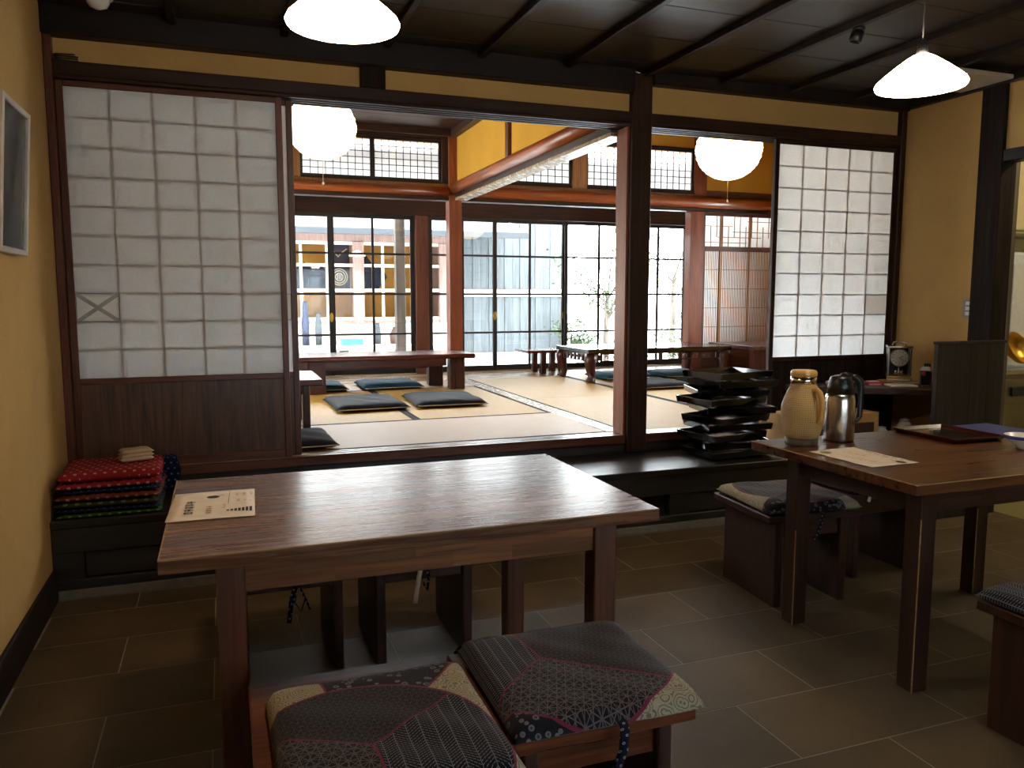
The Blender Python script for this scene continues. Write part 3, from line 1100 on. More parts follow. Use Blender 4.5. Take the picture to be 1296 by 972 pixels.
# ================================================================== KITCHEN beyond the doorway
wk = struct('wall_kitchen', 'pale cream kitchen wall')
bx('plaster', (XR + 0.08, 6.4), (4.20, 4.27), (0, 2.9), 'kitchen_wall', wk, 0)
bx('plaster', (6.4, 6.5), (YB, 4.27), (0, 2.9), 'kitchen_wall', wk, 0)
ck = bx('ceiling', (XR + 0.08, 6.5), (YB, 4.27), (2.70, 2.80), 'kitchen_wall', None, 0)
tag(ck, 'pale kitchen ceiling', kind='structure')
dj = bx('door_5', (4.478, 4.60), (3.56, 3.60), (0.0, 2.25), 'wood_grey', None, 0.003)
tag(dj, 'edge of grey weathered sliding door at kitchen doorway', kind='structure')
k = thing('kitchen_counter', 'stainless steel kitchen counter with drawer beyond the doorway', 'counter', (5.2, 3.95, 0))
bx('body', (-0.6, 0.9), (-0.20, 0.24), (0.0, 0.79), 'steel_dull', k, 0.003)
bx('worktop', (-0.62, 0.92), (-0.23, 0.245), (0.7905, 0.82), 'steel', k, 0.004)
dr = bx('drawer', (-0.5, 0.0), (-0.222, -0.2005), (0.60, 0.76), 'steel_dull', k, 0.003)
bx('handle', (-0.09, 0.12), (-0.030, -0.0115), (-0.03, 0.03), 'plastic_black', dr, 0.003)
k = thing('kitchen_appliance', 'pale blue-white kitchen appliance on steel counter', 'appliance', (5.25, 4.0, 0.8205))
bx('body', (-0.28, 0.3), (-0.12, 0.16), (0.0, 0.78), 'appliance', k, 0.02)
bx('front_panel', (-0.24, 0.26), (-0.126, -0.1205), (0.10, 0.70), 'plastic_white', k, 0.002)
k = thing('wall_cabinet', 'cream wall cabinet high in the kitchen', 'cabinet', (5.3, 4.03, 1.72))
bx('body', (-0.4, 0.6), (-0.17, 0.168), (0.0, 0.70), 'kitchen_wall', k, 0.005)
bx('door', (-0.38, 0.09), (-0.186, -0.1705), (0.02, 0.68), 'kitchen_wall', k, 0.004)
bx('door', (0.11, 0.58), (-0.186, -0.1705), (0.02, 0.68), 'kitchen_wall', k, 0.004)
k = thing('kitchen_bowl', 'yellow metal bowl leaning on the kitchen counter', 'bowl', (4.93, 3.80, 0.935), 0, None, (R(62), 0, R(10)))
link('bowl', lathe([(0.0, 0.0), (0.05, 0.003), (0.09, 0.03), (0.115, 0.07), (0.119, 0.07), (0.094, 0.026), (0.05, -0.002), (0, -0.004)], 'brass', 28), k)
k = thing('kitchen_lamp', 'tube lamp on the kitchen ceiling', 'lamp', (5.2, 2.6, 2.69))
bx('housing', (-0.06, 0.06), (-0.65, 0.65), (-0.04, 0.009), 'plastic_white', k, 0.004)
link('tube', tube([(0, -0.6, -0.07), (0, 0, -0.07), (0, 0.6, -0.07)], 0.02, 'kitchen_tube', 10), k)

# ================================================================== OUTSIDE
g = bx('ground', (-40, 60), (8.9, 60), (-0.3, -0.05), 'snowy_ground', None, 0)
tag(g, 'pale bright ground of the courtyard', kind='structure')
g2 = bx('ground', (-40, 60), (-40, -2.2), (-0.3, -0.05), 'stone_wall', None, 0)
tag(g2, 'street paving before the entrance', kind='structure')
ws = bx('wall_skyblock', (-9, 11), (-6.4, -6.0), (-0.05, 5.5), 'stone_wall', None, 0)  # unseen block added to cut the sky seen through the rear window
tag(ws, 'unseen wall added across the street to dim the rear window', kind='structure')
ev = bx('stepping_slab', (-0.7, 6.3), (8.95, 9.25), (-0.049, 0.25), 'stone_wall', None, 0.01)
tag(ev, 'long stone step under the veranda', 'step')

YS = 12.0
sh = thing('shop_building', 'low shop across the courtyard with paned windows and dark curtain', 'building', (1.0, YS, -0.05))


def so(x):
    return x - 1.0


bx('wall', (so(-3.0), so(3.38)), (0.02, 0.2), (0, 0.95), 'plaster_white', sh, 0.004)
bx('wall', (so(-3.0), so(3.38)), (0.02, 0.2), (2.17, 2.42), 'wood_shop', sh, 0.004)
bx('back_wall', (so(-3.0), so(3.38)), (0.9, 1.0), (0, 2.42), 'ochre_wall', sh, 0)
for x in (-1.5, 0.2, 1.87, 3.2):
    bx('post', (so(x), so(x + 0.16)), (0.0, 0.22), (0.95, 2.17), 'wood_shop', sh, 0.004)
for (a, b2) in ((-1.34, 0.2), (0.36, 1.87), (2.03, 3.2)):
    wdw = bx('window_sill', (so(a), so(b2)), (0.03, 0.12), (0.951, 1.0), 'wood_shop', sh, 0.003)
    for z in (1.0, 1.43, 1.80, 2.125):
        bx('window_rail', (so(a), so(b2)), (0.05, 0.10), (z, z + 0.045), 'plaster_white', sh, 0.002)
    n = 4
    for i in range(1, n):
        x = a + (b2 - a) * i / n
        bx('window_mullion', (so(x - 0.02), so(x + 0.02)), (0.052, 0.098), (1.0, 2.17), 'plaster_white', sh, 0.002)
    for i in range(n):
        xa, xb = a + (b2 - a) * i / n + 0.02, a + (b2 - a) * (i + 1) / n - 0.02
        for (za, zb) in ((1.045, 1.43), (1.475, 1.80), (1.845, 2.125)):
            bx('pane', (so(xa), so(xb)), (0.072, 0.076), (za, zb), 'glass', sh, 0)
bx('side_wall', (so(3.30), so(3.38)), (0.2, 1.0), (0, 2.42), 'wood_shop', sh, 0.003)
rf = bx('roof', (so(-3.2), so(4.35)), (-0.9, 1.6), (-0.03, 0.03), 'roof_metal', sh, 0.01, (R(14), 0, 0))
rf.location.z = 2.57
bx('eave_board', (so(-3.2), so(4.35)), (-0.90, -0.86), (2.21, 2.30), 'roof_metal', sh, 0.004)

nr = thing('shop_curtain', 'dark navy shop curtain with pale round crest', 'curtain', (1.62, YS + 0.16, 1.40))
nb = bx('cloth', (-0.12, 0.22), (-0.005, 0.005), (0.0, 0.70), 'cloth_noren', nr, 0.002)
for r in (0.115, 0.085, 0.05):
    me = lathe([(r, -0.002), (r + 0.012, -0.002), (r + 0.012, 0.002), (r, 0.002), (r, -0.002)], 'noren_ink', 28)
    link('crest_ring', me, nr, (0.06, -0.008, 0.20), (R(90), 0, 0))
for k in range(3):
    bx('crest_bar', (0.03 + 0.025 * k, 0.042 + 0.025 * k), (-0.0095, -0.0055), (0.165, 0.24), 'noren_ink', nr, 0)
me = tube([(-0.08, -0.009, 0.62), (0.0, -0.009, 0.56), (0.05, -0.009, 0.50), (0.10, -0.009, 0.56), (0.18, -0.009, 0.62)], 0.012, 'noren_ink', 6)
link('crest_swag', me, nr)
nr2 = thing('shop_curtain', 'plain dark curtain with scalloped top inside the shop window', 'curtain', (1.05, YS + 0.165, 1.40))
pts = [(-0.12, 0), (0.44, 0), (0.44, 0.28), (0.36, 0.40), (0.24, 0.33), (0.12, 0.42), (0.02, 0.34), (-0.12, 0.40)]
link('cloth', prism(pts, -0.005, 0.005, 'cloth_noren'), nr2, (0, 0, 0), (R(90), 0, 0))
nr3 = thing('shop_curtain', 'dark curtain tied aside in the shop window by the post', 'curtain', (2.05, YS + 0.165, 1.40))
pts = [(0.0, 0), (0.20, 0.0), (0.36, 0.2), (0.30, 0.32), (0.12, 0.42), (0.0, 0.58)]
link('cloth', prism(pts, -0.005, 0.005, 'cloth_noren'), nr3, (0, 0, 0), (R(90), 0, 0))
bn = thing('outdoor_bench', 'pale bench with small goods before the shop', 'bench', (1.4, 11.55, -0.05))
bx('seat', (-1.2, 1.6), (-0.25, 0.25), (0.60, 0.66), 'plaster_white', bn, 0.006)
for x in (-1.05, 0.2, 1.45):
    bx('leg', (x, x + 0.08), (-0.2, 0.2), (0, 0.5995), 'wood_weather', bn, 0.004)
tq = tag(bx('goods_box', (1.60, 1.90), (11.42, 11.62), (0.6102, 0.70), 'turquoise', None, 0.006), 'small turquoise box on the bench before the shop', 'box')
for i, (x, wv, hv, m) in enumerate(((0.98, 0.05, 0.5, 'magenta'), (1.12, 0.10, 0.62, 'cloth_noren'), (1.30, 0.09, 0.45, 'roof_metal'), (1.47, 0.12, 0.40, 'stone_wall'), (2.15, 0.10, 0.30, 'roof_metal'), (2.45, 0.22, 0.24, 'cardboard_dark'), (2.72, 0.16, 0.2, 'stone_wall'))):
    o = thing('shop_ware', ('narrow magenta banner', 'tall navy bottle', 'grey metal vase', 'pale stone jar', 'squat metal tin', 'brown lidded crate', 'short pale stone pot')[i] + ' standing on the shop bench', 'ware', (x, 11.66, 0.6102))
    link('body', lathe([(0, 0), (wv * 0.5, 0), (wv * 0.55, hv * 0.5), (wv * 0.4, hv * 0.85), (wv * 0.3, hv), (0, hv)], m, 12), o)
    bx('rim', (-wv * 0.32, wv * 0.32), (-wv * 0.32, wv * 0.32), (hv, hv + 0.012), m, o, 0.002)
vp = thing('veranda_post', 'grey square timber post standing outside the glass doors', 'post', (2.13, 9.95, -0.05))
bx('shaft', (-0.06, 0.06), (-0.06, 0.06), (0.12, 3.0), 'wood_charcoal', vp, 0.005)
bx('footing', (-0.11, 0.11), (-0.11, 0.11), (0, 0.1195), 'stone_wall', vp, 0.01)
lw = bx('low_wall', (-2.0, 3.3), (10.9, 11.05), (-0.049, 0.42), 'stone_wall', None, 0.01)
tag(lw, 'low grey stone wall in front of the shop', 'wall')

fn = thing('board_wall', 'weathered grey vertical board wall across the courtyard', 'wall', (4.4, 12.3, -0.05))
for i in range(15):
    x = -0.98 + i * 0.135
    h = 2.42 if x < 0.05 else 3.5
    bx('board', (x + 0.002, x + 0.133), (-0.012 if i % 2 else 0.0, 0.022), (1.47, h), 'wood_weather', fn, 0.002)
    bx('board', (x + 0.002, x + 0.133), (-0.03 if i % 2 else -0.018, 0.004), (0.45, 1.36), 'wood_weather', fn, 0.002)
bx('rail', (-1.0, 1.06), (-0.06, 0.03), (1.362, 1.468), 'plaster_white', fn, 0.004)
bx('rail', (-1.0, 1.06), (-0.06, 0.03), (0.30, 0.449), 'stone_wall', fn, 0.004)
bx('rail', (-1.0, 1.06), (-0.10, 0.03), (0, 0.2995), 'plaster_white', fn, 0.004)


def tree(name, label, loc, hgt, seed, leaves, spread, cat='tree', lsz=0.07):
    rg = random.Random(seed)
    t = thing(name, label, cat, loc)
    tips = []
    trunk = [(0, 0, 0), (rg.uniform(-.05, .05), 0, hgt * 0.25), (rg.uniform(-.1, .1), 0.03, hgt * 0.5)]
    link('trunk', tube(trunk, [0.05 * hgt / 2.5, 0.04 * hgt / 2.5, 0.028 * hgt / 2.5], 'bark', 7), t)
    for k in range(9):
        a = rg.uniform(0, 6.28)
        z0 = hgt * rg.uniform(0.2, 0.5)
        r = spread * rg.uniform(0.5, 1.0)
        z1 = z0 + hgt * rg.uniform(0.15, 0.5)
        p = [(0, 0, z0), (r * .4 * math.cos(a), r * .4 * math.sin(a), (z0 + z1) / 2 - 0.03), (r * math.cos(a), r * math.sin(a), z1)]
        link('branch', tube(p, [0.018, 0.012, 0.005], 'bark', 5), t)
        tips.append(Vector(p[2]))
        tips.append(Vector(p[1]))
    bm = bmesh.new()
    for k in range(leaves):
        c = rg.choice(tips) + Vector((rg.gauss(0, .16), rg.gauss(0, .16), rg.gauss(0, .13))) * spread
        d = Vector((rg.uniform(-1, 1), rg.uniform(-1, 1), rg.uniform(-.6, .4))).normalized()
        s = d.cross(Vector((rg.uniform(-1, 1), rg.uniform(-1, 1), 1))).normalized() * lsz * 0.35
        d = d * lsz
        n = d.cross(s).normalized() * lsz * 0.12
        vs = [bm.verts.new(c), bm.verts.new(c + d * .5 + s + n), bm.verts.new(c + d), bm.verts.new(c + d * .5 - s + n)]
        bm.faces.new(vs)
    fo = link('foliage', mesh_from(bm, 'foliage', 'leaf'), t)
    fo['kind'] = 'stuff'
    return t


tree('garden_tree', 'slender garden tree with loose leaves beside the board wall', (5.75, 11.3, -0.05), 2.9, 3, 700, 0.8)
tree('garden_tree', 'taller garden tree beyond the far glass doors', (7.6, 12.4, -0.05), 3.4, 5, 700, 1.0)
tree('garden_shrub', 'rounded dark shrub at the foot of the board wall', (5.6, 11.8, -0.05), 1.1, 8, 900, 0.5, 'shrub')
tree('garden_shrub', 'low loose shrub beneath the taller tree', (7.2, 11.4, -0.05), 0.9, 9, 600, 0.5, 'shrub')

# ================================================================== FURNITURE, FRONT ROOM
# ---- dining tables
def table(name, label, x0, x1, y0, y1, legs_x, legs_y, wt, wz, wa, wear=False):
    t = thing(name, label, 'table', ((x0 + x1) / 2, (y0 + y1) / 2, 0), 0, 'dining tables')
    cx, cy = (x0 + x1) / 2, (y0 + y1) / 2
    n = 12
    for i in range(n):
        a, b2 = y0 - cy + (y1 - y0) * i / n, y0 - cy + (y1 - y0) * (i + 1) / n
        bx('tabletop_stave', (x0 - cx, x1 - cx), (a, b2), (0.676, 0.71), wt, t, 0.0007)
    bx('worn_edge', (x0 - cx, x1 - cx), (y0 - cy - 0.0006, y0 - cy + 0.003), (0.7072, 0.7107), 'wood_worn', t, 0.0004)
    bx('worn_edge', (x0 - cx - 0.0006, x0 - cx + 0.003), (y0 - cy, y1 - cy), (0.7072, 0.7107), 'wood_worn', t, 0.0004)
    L = 0.066
    for lx in legs_x:
        for ly in legs_y:
            lg = bx('leg', (lx - cx, lx + L - cx), (ly - cy, ly + L - cy), (0, 0.6755), wz, t, 0.003)
            if wear:
                bx('worn_edge', (-L / 2 - 0.0005, -L / 2 + 0.003), (-L / 2 - 0.0005, -L / 2 + 0.003), (-0.335, 0.05 + 0.2 * (ly < 2)), 'wood_worn', lg, 0)
    a, b2 = legs_x[0] + L - cx, legs_x[1] - cx
    nb = 5
    for ly in (legs_y[0] + 0.012, legs_y[1] + 0.03):
        cuts = [a, a + (b2 - a) * 0.12, a + (b2 - a) * 0.45, a + (b2 - a) * 0.63, a + (b2 - a) * 0.88, b2]
        for i in range(nb):
            bx('apron_block', (cuts[i], cuts[i + 1]), (ly - cy, ly + 0.024 - cy), (0.643, 0.6755), wa, t, 0.0005)
            bx('apron_block', (cuts[i] + (0.1 if i else 0), cuts[i + 1] + (0.1 if i < nb - 1 else 0)), (ly - cy, ly + 0.024 - cy), (0.605, 0.643), wa, t, 0.0005)
    for lx in legs_x:
        bx('apron', (lx + 0.02 - cx, lx + 0.044 - cx), (legs_y[0] + L - cy, legs_y[1] - cy), (0.605, 0.6755), wz, t, 0.001)
    return t


table('dining_table', 'long brown laminated table with menu sheet at its end, patchwork stools around', -0.157, 1.132, 1.89, 2.725, (-0.037, 0.94), (1.905, 2.62), 'wood_table', 'wood_table_z', 'wood_apron')
table('dining_table', 'darker brown table carrying two flasks and a lacquer tray', 2.033, 3.345, 1.85, 2.68, (2.085, 3.055), (1.872, 2.455), 'wood_table_dark', 'wood_table_dark_z', 'wood_apron_dark', True)


# ---- stools with patchwork cushions
CUSH = {}


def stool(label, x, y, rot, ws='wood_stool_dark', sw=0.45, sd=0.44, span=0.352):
    t = thing('box_stool', label, 'stool', (x, y, 0), rot, 'panel-legged stools')
    bx('seat', (-sw / 2, sw / 2), (-sd / 2, sd / 2), (0.372, 0.402), ws, t, 0.004)
    for s in (-1, 1):
        xo = s * (span / 2 - 0.0175)
        bx('leg_panel', (xo - 0.0175, xo + 0.0175), (-sd / 2 + 0.02, sd / 2 - 0.02), (0, 0.3715), 'wood_stool_z', t, 0.004)
    for s in (-1, 1):
        yo = s * (sd / 2 - 0.05)
        bx('apron', (-span / 2 + 0.0355, span / 2 - 0.0355), (yo - 0.011, yo + 0.011), (0.295, 0.3715), ws, t, 0.002)
    return t


def seat_cushion(label, x, y, rot, mat, seed, wx=0.44, wy=0.44, th=0.05, z=0.4025):
    c = thing('seat_cushion', label, 'cushion', (x, y, z), rot, 'patchwork seat cushions')
    link('cover', pillow_mesh(wx, wy, th, mat, 26, seed, 0.30, 0.004, 0.015, 10), c)
    return c


def tie(c, pts, rad=0.008, mat='tie_cloth'):
    link('tie', tube(pts, rad, mat, 6, 'tie', 0.45), c)


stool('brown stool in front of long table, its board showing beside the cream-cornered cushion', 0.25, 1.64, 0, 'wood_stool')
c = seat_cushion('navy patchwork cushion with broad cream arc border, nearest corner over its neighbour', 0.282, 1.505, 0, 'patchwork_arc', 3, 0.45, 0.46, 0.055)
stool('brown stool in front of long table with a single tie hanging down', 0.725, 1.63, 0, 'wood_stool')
c = seat_cushion('navy patchwork cushion with cream corner and one dangling dotted tie', 0.738, 1.605, R(-1), 'patchwork_fan', 5, 0.445, 0.45, 0.055)
tie(c, [(0.02, -0.215, 0.02), (0.015, -0.237, 0.012), (0.008, -0.245, -0.03), (-0.012, -0.247, -0.075), (-0.03, -0.25, -0.11)], 0.010)
tie(c, [(-0.19, 0.20, 0.02), (-0.205, 0.24, 0.015), (-0.21, 0.262, -0.005), (-0.208, 0.264, -0.06)], 0.008)
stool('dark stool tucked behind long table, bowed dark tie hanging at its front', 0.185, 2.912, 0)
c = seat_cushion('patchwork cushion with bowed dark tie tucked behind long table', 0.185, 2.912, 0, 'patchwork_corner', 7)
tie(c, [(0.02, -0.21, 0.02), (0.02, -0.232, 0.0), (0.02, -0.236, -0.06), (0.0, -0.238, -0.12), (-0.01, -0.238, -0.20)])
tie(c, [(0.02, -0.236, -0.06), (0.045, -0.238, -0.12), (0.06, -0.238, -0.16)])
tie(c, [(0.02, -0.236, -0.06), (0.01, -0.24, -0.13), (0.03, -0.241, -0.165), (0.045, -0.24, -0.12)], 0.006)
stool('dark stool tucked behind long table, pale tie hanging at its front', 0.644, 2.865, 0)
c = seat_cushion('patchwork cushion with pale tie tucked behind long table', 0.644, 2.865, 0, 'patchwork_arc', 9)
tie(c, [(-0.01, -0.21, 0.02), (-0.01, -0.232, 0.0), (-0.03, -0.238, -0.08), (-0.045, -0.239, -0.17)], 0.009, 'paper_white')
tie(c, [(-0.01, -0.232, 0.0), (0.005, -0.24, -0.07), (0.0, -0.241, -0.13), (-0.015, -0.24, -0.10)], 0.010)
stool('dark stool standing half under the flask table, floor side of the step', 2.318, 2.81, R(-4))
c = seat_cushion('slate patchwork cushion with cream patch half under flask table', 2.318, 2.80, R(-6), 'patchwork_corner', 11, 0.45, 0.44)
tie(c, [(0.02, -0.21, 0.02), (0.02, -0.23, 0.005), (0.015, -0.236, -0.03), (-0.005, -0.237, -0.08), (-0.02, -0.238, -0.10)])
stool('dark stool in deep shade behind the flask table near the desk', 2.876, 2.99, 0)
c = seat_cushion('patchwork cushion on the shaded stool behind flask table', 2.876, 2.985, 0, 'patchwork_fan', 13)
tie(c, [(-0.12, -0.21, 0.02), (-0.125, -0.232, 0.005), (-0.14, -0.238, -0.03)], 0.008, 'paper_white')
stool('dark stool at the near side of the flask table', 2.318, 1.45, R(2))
c = seat_cushion('patchwork cushion with herringbone print on near stool of flask table', 2.305, 1.445, R(2), 'patchwork_fan', 15, 0.45, 0.45)


# ---- paper menus
def menu(label, x, y, rot, wv, dv, seed, marks):
    t = thing('menu_sheet', label, 'menu', (x, y, 0.7102), rot)
    rg = random.Random(seed)
    bm = bmesh.new()
    n = 8
    gr = [[bm.verts.new((wv * (i / n - .5), dv * (j / n - .5), 0.0006 + 0.0022 * (1 + math.sin(j * 2.3 + i * 0.35)) * 0.5)) for j in range(n + 1)] for i in range(n + 1)]
    for i in range(n):
        for j in range(n):
            bm.faces.new((gr[i][j], gr[i + 1][j], gr[i + 1][j + 1], gr[i][j + 1]))
    r = bmesh.ops.extrude_face_region(bm, geom=bm.faces[:])
    for v in r['geom']:
        if isinstance(v, bmesh.types.BMVert):
            v.co.z += 0.0004
    link('sheet', mesh_from(bm, 'sheet', 'paper_white', True), t)
    for mat, ms in marks.items():
        link('print', glyph_mesh(ms, mat, seed + len(mat)), t, (0, 0, 0.0034))
    return t


# left menu: black title column, red columns, a bird-like oval and a picture block
blk = [(-0.066 + 0.008 * j, -0.085 + 0.030 * i, 0.021) for i in range(5) for j in (0, 1)]
red = [(-0.012 + 0.006 * j, -0.095 + 0.022 * i, 0.013) for i in range(4) for j in (0, 1)]
red += [(0.03, -0.05 + 0.018 * i, 0.010) for i in range(3)] + [(0.015, 0.10, 0.010), (0.022, 0.10, 0.010)]
red += [(0.062 + 0.02 * j, 0.11 - 0.012 * i, 0.010) for i in range(3) for j in range(3)]
red += [(0.066, 0.03, 0.012), (0.066, 0.015, 0.012), (0.085, 0.02, 0.008), (0.10, 0.01, 0.009)]
mL = menu('cream menu sheet with black and red print on the long table', -0.043, 2.36, R(-2), 0.225, 0.315, 4, {'ink_black': blk, 'ink_red': red})
link('print_oval', prism([(0.018 * math.cos(a * math.pi / 8), 0.016 * math.sin(a * math.pi / 8)) for a in range(16)], 0, 0.0003, 'ink_black'), mL, (-0.004, 0.085, 0.0034))
bx('print_rule', (0.040, 0.0412), (-0.01, 0.14), (0.0034, 0.0037), 'ink_black', mL, 0)
for i in range(7):
    bx('print_bar', (0.038 + 0.010 * i, 0.045 + 0.010 * i), (-0.088 - 0.003 * i, -0.075 + 0.003 * i), (0.0034, 0.0037), 'ink_black', mL, 0)
blk = [(0.085 - 0.006 * (i % 2), -0.10 + 0.02 * i, 0.013) for i in range(9)] + [(0.05, -0.11, 0.012), (0.05, -0.095, 0.012)]
red = [(0.01 + 0.006 * (i % 2), 0.10 - 0.018 * i, 0.012) for i in range(6)] + [(-0.055, 0.06 - 0.018 * i, 0.010) for i in range(7)] + [(-0.035, -0.02 - 0.015 * i, 0.010) for i in range(6)]
mR = menu('cream menu sheet with small print on the flask table', 2.206, 2.257, R(1), 0.222, 0.31, 6, {'ink_black': blk, 'ink_red': red})
link('print_oval', prism([(0.014 * math.cos(a * math.pi / 8), 0.022 * math.sin(a * math.pi / 8)) for a in range(16)], 0, 0.0003, 'ink_green'), mR, (0.055, -0.125, 0.0034))
link('print_oval', prism([(0.02 * math.cos(a * math.pi / 8), 0.022 * math.sin(a * math.pi / 8)) for a in range(16)], 0, 0.0003, 'green_line'), mR, (-0.07, 0.11, 0.0034))

# ---- flasks
k = thing('wicker_flask', 'tan wicker-bodied vacuum flask with polished collar and tan lid', 'flask', (2.178, 2.553, 0.7105), R(25))
link('body', lathe([(0, 0.03), (0.064, 0.03), (0.073, 0.055), (0.081, 0.09), (0.084, 0.125), (0.081, 0.16), (0.072, 0.19), (0.060, 0.215), (0.052, 0.235), (0.050, 0.2445), (0, 0.2445)], 'wicker', 48), k)
link('base', lathe([(0, 0), (0.062, 0), (0.064, 0.004), (0.064, 0.0295), (0, 0.0295)], 'base_brown', 40), k)
link('collar', lathe([(0, 0.245), (0.050, 0.245), (0.050, 0.274), (0, 0.274)], 'chrome', 40), k)
link('lid', lathe([(0, 0.2745), (0.049, 0.2745), (0.051, 0.278), (0.051, 0.292), (0.046, 0.299), (0, 0.301)], 'lid_tan', 40), k)
hp = [(0.052, 0, 0.222), (0.072, 0, 0.228), (0.092, 0, 0.215), (0.104, 0, 0.185), (0.107, 0, 0.15), (0.102, 0, 0.118), (0.086, 0, 0.098)]
hn = link('handle', tube([Vector(p) for p in hp], [0.008, 0.009, 0.010, 0.0095, 0.009, 0.009, 0.008], 'lid_tan', 10, 'handle', 1.3), k)
hn.rotation_euler = (0, 0, R(-113))
k = thing('steel_flask', 'brushed steel vacuum jug with black lid and handle', 'flask', (2.372, 2.56, 0.7105))
link('body', lathe([(0, 0.006), (0.058, 0.006), (0.060, 0.012), (0.060, 0.165), (0.057, 0.185), (0.052, 0.196), (0, 0.196)], 'steel', 48), k)
link('base', lathe([(0, 0), (0.057, 0), (0.058, 0.0055), (0, 0.0055)], 'plastic_black', 36), k)
link('lid', lathe([(0, 0.1965), (0.052, 0.1965), (0.049, 0.225), (0.045, 0.252), (0.040, 0.265), (0.02, 0.272), (0, 0.272)], 'plastic_black', 36), k)
hp = [(0.035, 0, 0.262), (0.062, 0, 0.262), (0.080, 0, 0.245), (0.085, 0, 0.215), (0.086, 0, 0.16), (0.084, 0, 0.10), (0.072, 0, 0.085), (0.058, 0, 0.085)]
link('handle', tube(hp, [0.010, 0.011, 0.011, 0.010, 0.009, 0.009, 0.008, 0.008], 'plastic_black', 8, 'handle', 1.4), k, (0, 0, 0), (0, 0, R(-18)))
link('pour_lever', tube([(0.0, 0, 0.272), (0.02, 0, 0.276), (0.045, 0, 0.270)], 0.009, 'plastic_black', 8), k, (0, 0, 0), (0, 0, R(-18)))


# ---- lacquer trays
def tray_mesh(wx, wy, h, lip, mat, flare=0.02):
    bm = bmesh.new()

    def ring(x, y, z):
        return [bm.verts.new((sx_ * x / 2, sy_ * y / 2, z)) for sx_, sy_ in ((-1, -1), (1, -1), (1, 1), (-1, 1))]
    rs = [ring(wx - flare, wy - flare, 0), ring(wx, wy, h), ring(wx - lip, wy - lip, h), ring(wx - lip - flare, wy - lip - flare, 0.008)]
    bm.faces.new(rs[0][::-1])
    for a, b2 in zip(rs, rs[1:]):
        for i in range(4):
            bm.faces.new((a[i], a[(i + 1) % 4], b2[(i + 1) % 4], b2[i]))
    bm.faces.new(rs[-1])
    bmesh.ops.bevel(bm, geom=bm.edges[:], offset=0.0016, segments=1, affect='EDGES', profile=0.5)
    return mesh_from(bm, 'tray', mat)


tm = tray_mesh(0.43, 0.32, 0.038, 0.014, 'lacquer_black', 0.012)
tang = [4, -16, 10, -4, 16, -12, 8, -18, 3, 12]
toff = [(0, 0), (0.03, -0.01), (-0.03, 0.0), (0.02, 0.02), (-0.02, -0.02), (0.035, 0.0), (-0.035, 0.01), (0.0, 0.015), (0.03, -0.01), (-0.005, -0.005)]
words = ['lowest', 'second', 'third', 'fourth', 'fifth', 'sixth', 'seventh', 'eighth', 'ninth', 'topmost']
for i in range(10):
    t = thing('lacquer_tray', 'black lacquer tray, %s from the step in the leaning stack' % words[i] if i < 9 else 'black lacquer tray on top of the leaning stack', 'tray', (2.835 + toff[i][0], 3.985 + toff[i][1], 0.3505 + i * 0.0515), R(tang[i]), 'stacked lacquer trays')
    link('tray_body', tm, t, (0, 0, 0.0125))
    for s in (-1, 1):
        bx('foot', (s * 0.15 - 0.012, s * 0.15 + 0.012), (-0.12, 0.12), (0.0, 0.012), 'lacquer_black', t, 0.002)
k = thing('serving_tray', 'dark red lacquer serving tray on the flask table', 'tray', (2.885, 2.485, 0.7105), R(-2))
link('tray_body', tray_mesh(0.28, 0.33, 0.022, 0.014, 'lacquer_red', 0.03), k, (0, 0, 0.0))
bx('inlay', (-0.10, 0.10), (-0.13, 0.13), (0.0082, 0.0092), 'lacquer_black', k, 0)
k = tag(bx('blue_folder', (3.10, 3.33), (2.33, 2.66), (0.7105, 0.7165), 'blue_sheet', None, 0.002), 'flat blue folder at the far corner of flask table', 'folder')
k = thing('rice_bowl', 'blue and white patterned bowl with pale lid on flask table', 'bowl', (2.935, 2.175, 0.7105))
link('bowl', lathe([(0, 0.004), (0.028, 0), (0.03, 0.01), (0.055, 0.025), (0.072, 0.048), (0.075, 0.052), (0.071, 0.052), (0.05, 0.03), (0.02, 0.018), (0, 0.016)], 'ceramic', 36), k)
link('rim_band', lathe([(0.0725, 0.040), (0.0765, 0.052), (0.0745, 0.0535), (0.0705, 0.041), (0.0725, 0.040)], 'blue_sheet', 36), k)

# ---- cushion pile on the step
cz = 0.3505
pile = [('cloth_green', 0.020, 'green dotted cushion at the bottom of the folded pile'),
        ('cloth_indigo', 0.014, 'indigo cushion low in the folded pile'),
        ('cloth_olive', 0.030, 'olive patterned cushion in the middle of the folded pile'),
        ('cloth_redbrown', 0.026, 'russet dotted cushion above the olive one in the pile'),
        ('cloth_indigo', 0.018, 'indigo dotted cushion beneath the red ones in the pile'),
        ('cloth_red', 0.028, 'thin red dotted cushion second from the pile top'),
        ('cloth_red', 0.044, 'plump red dotted cushion topping the pile under a towel')]
for i, (m, th, lab) in enumerate(pile):
    c = thing('folded_cushion', lab, 'cushion', (-0.490 + RNG.uniform(-.008, .008), 3.945 + RNG.uniform(-.006, .006), cz), R(RNG.uniform(-2, 2)), 'folded cushions on the step')
    link('cover', pillow_mesh(0.42, 0.385, th, m, 18, 20 + i, 0.5, 0.003, 0.02, 10), c)
    cz += th + 0.003
c = thing('folded_cushion', 'indigo cushion standing behind the pile against the paper screen', 'cushion', (-0.32, 4.20, 0.3505), R(0), 'folded cushions on the step')
link('cover', pillow_mesh(0.20, 0.085, 0.17, 'cloth_indigo', 14, 41, 0.5, 0.004, 0.02, 10), c)
k = thing('folded_towel', 'small cream folded towel lying on the red cushion', 'towel', (-0.40, 3.97, cz + 0.002), R(18))
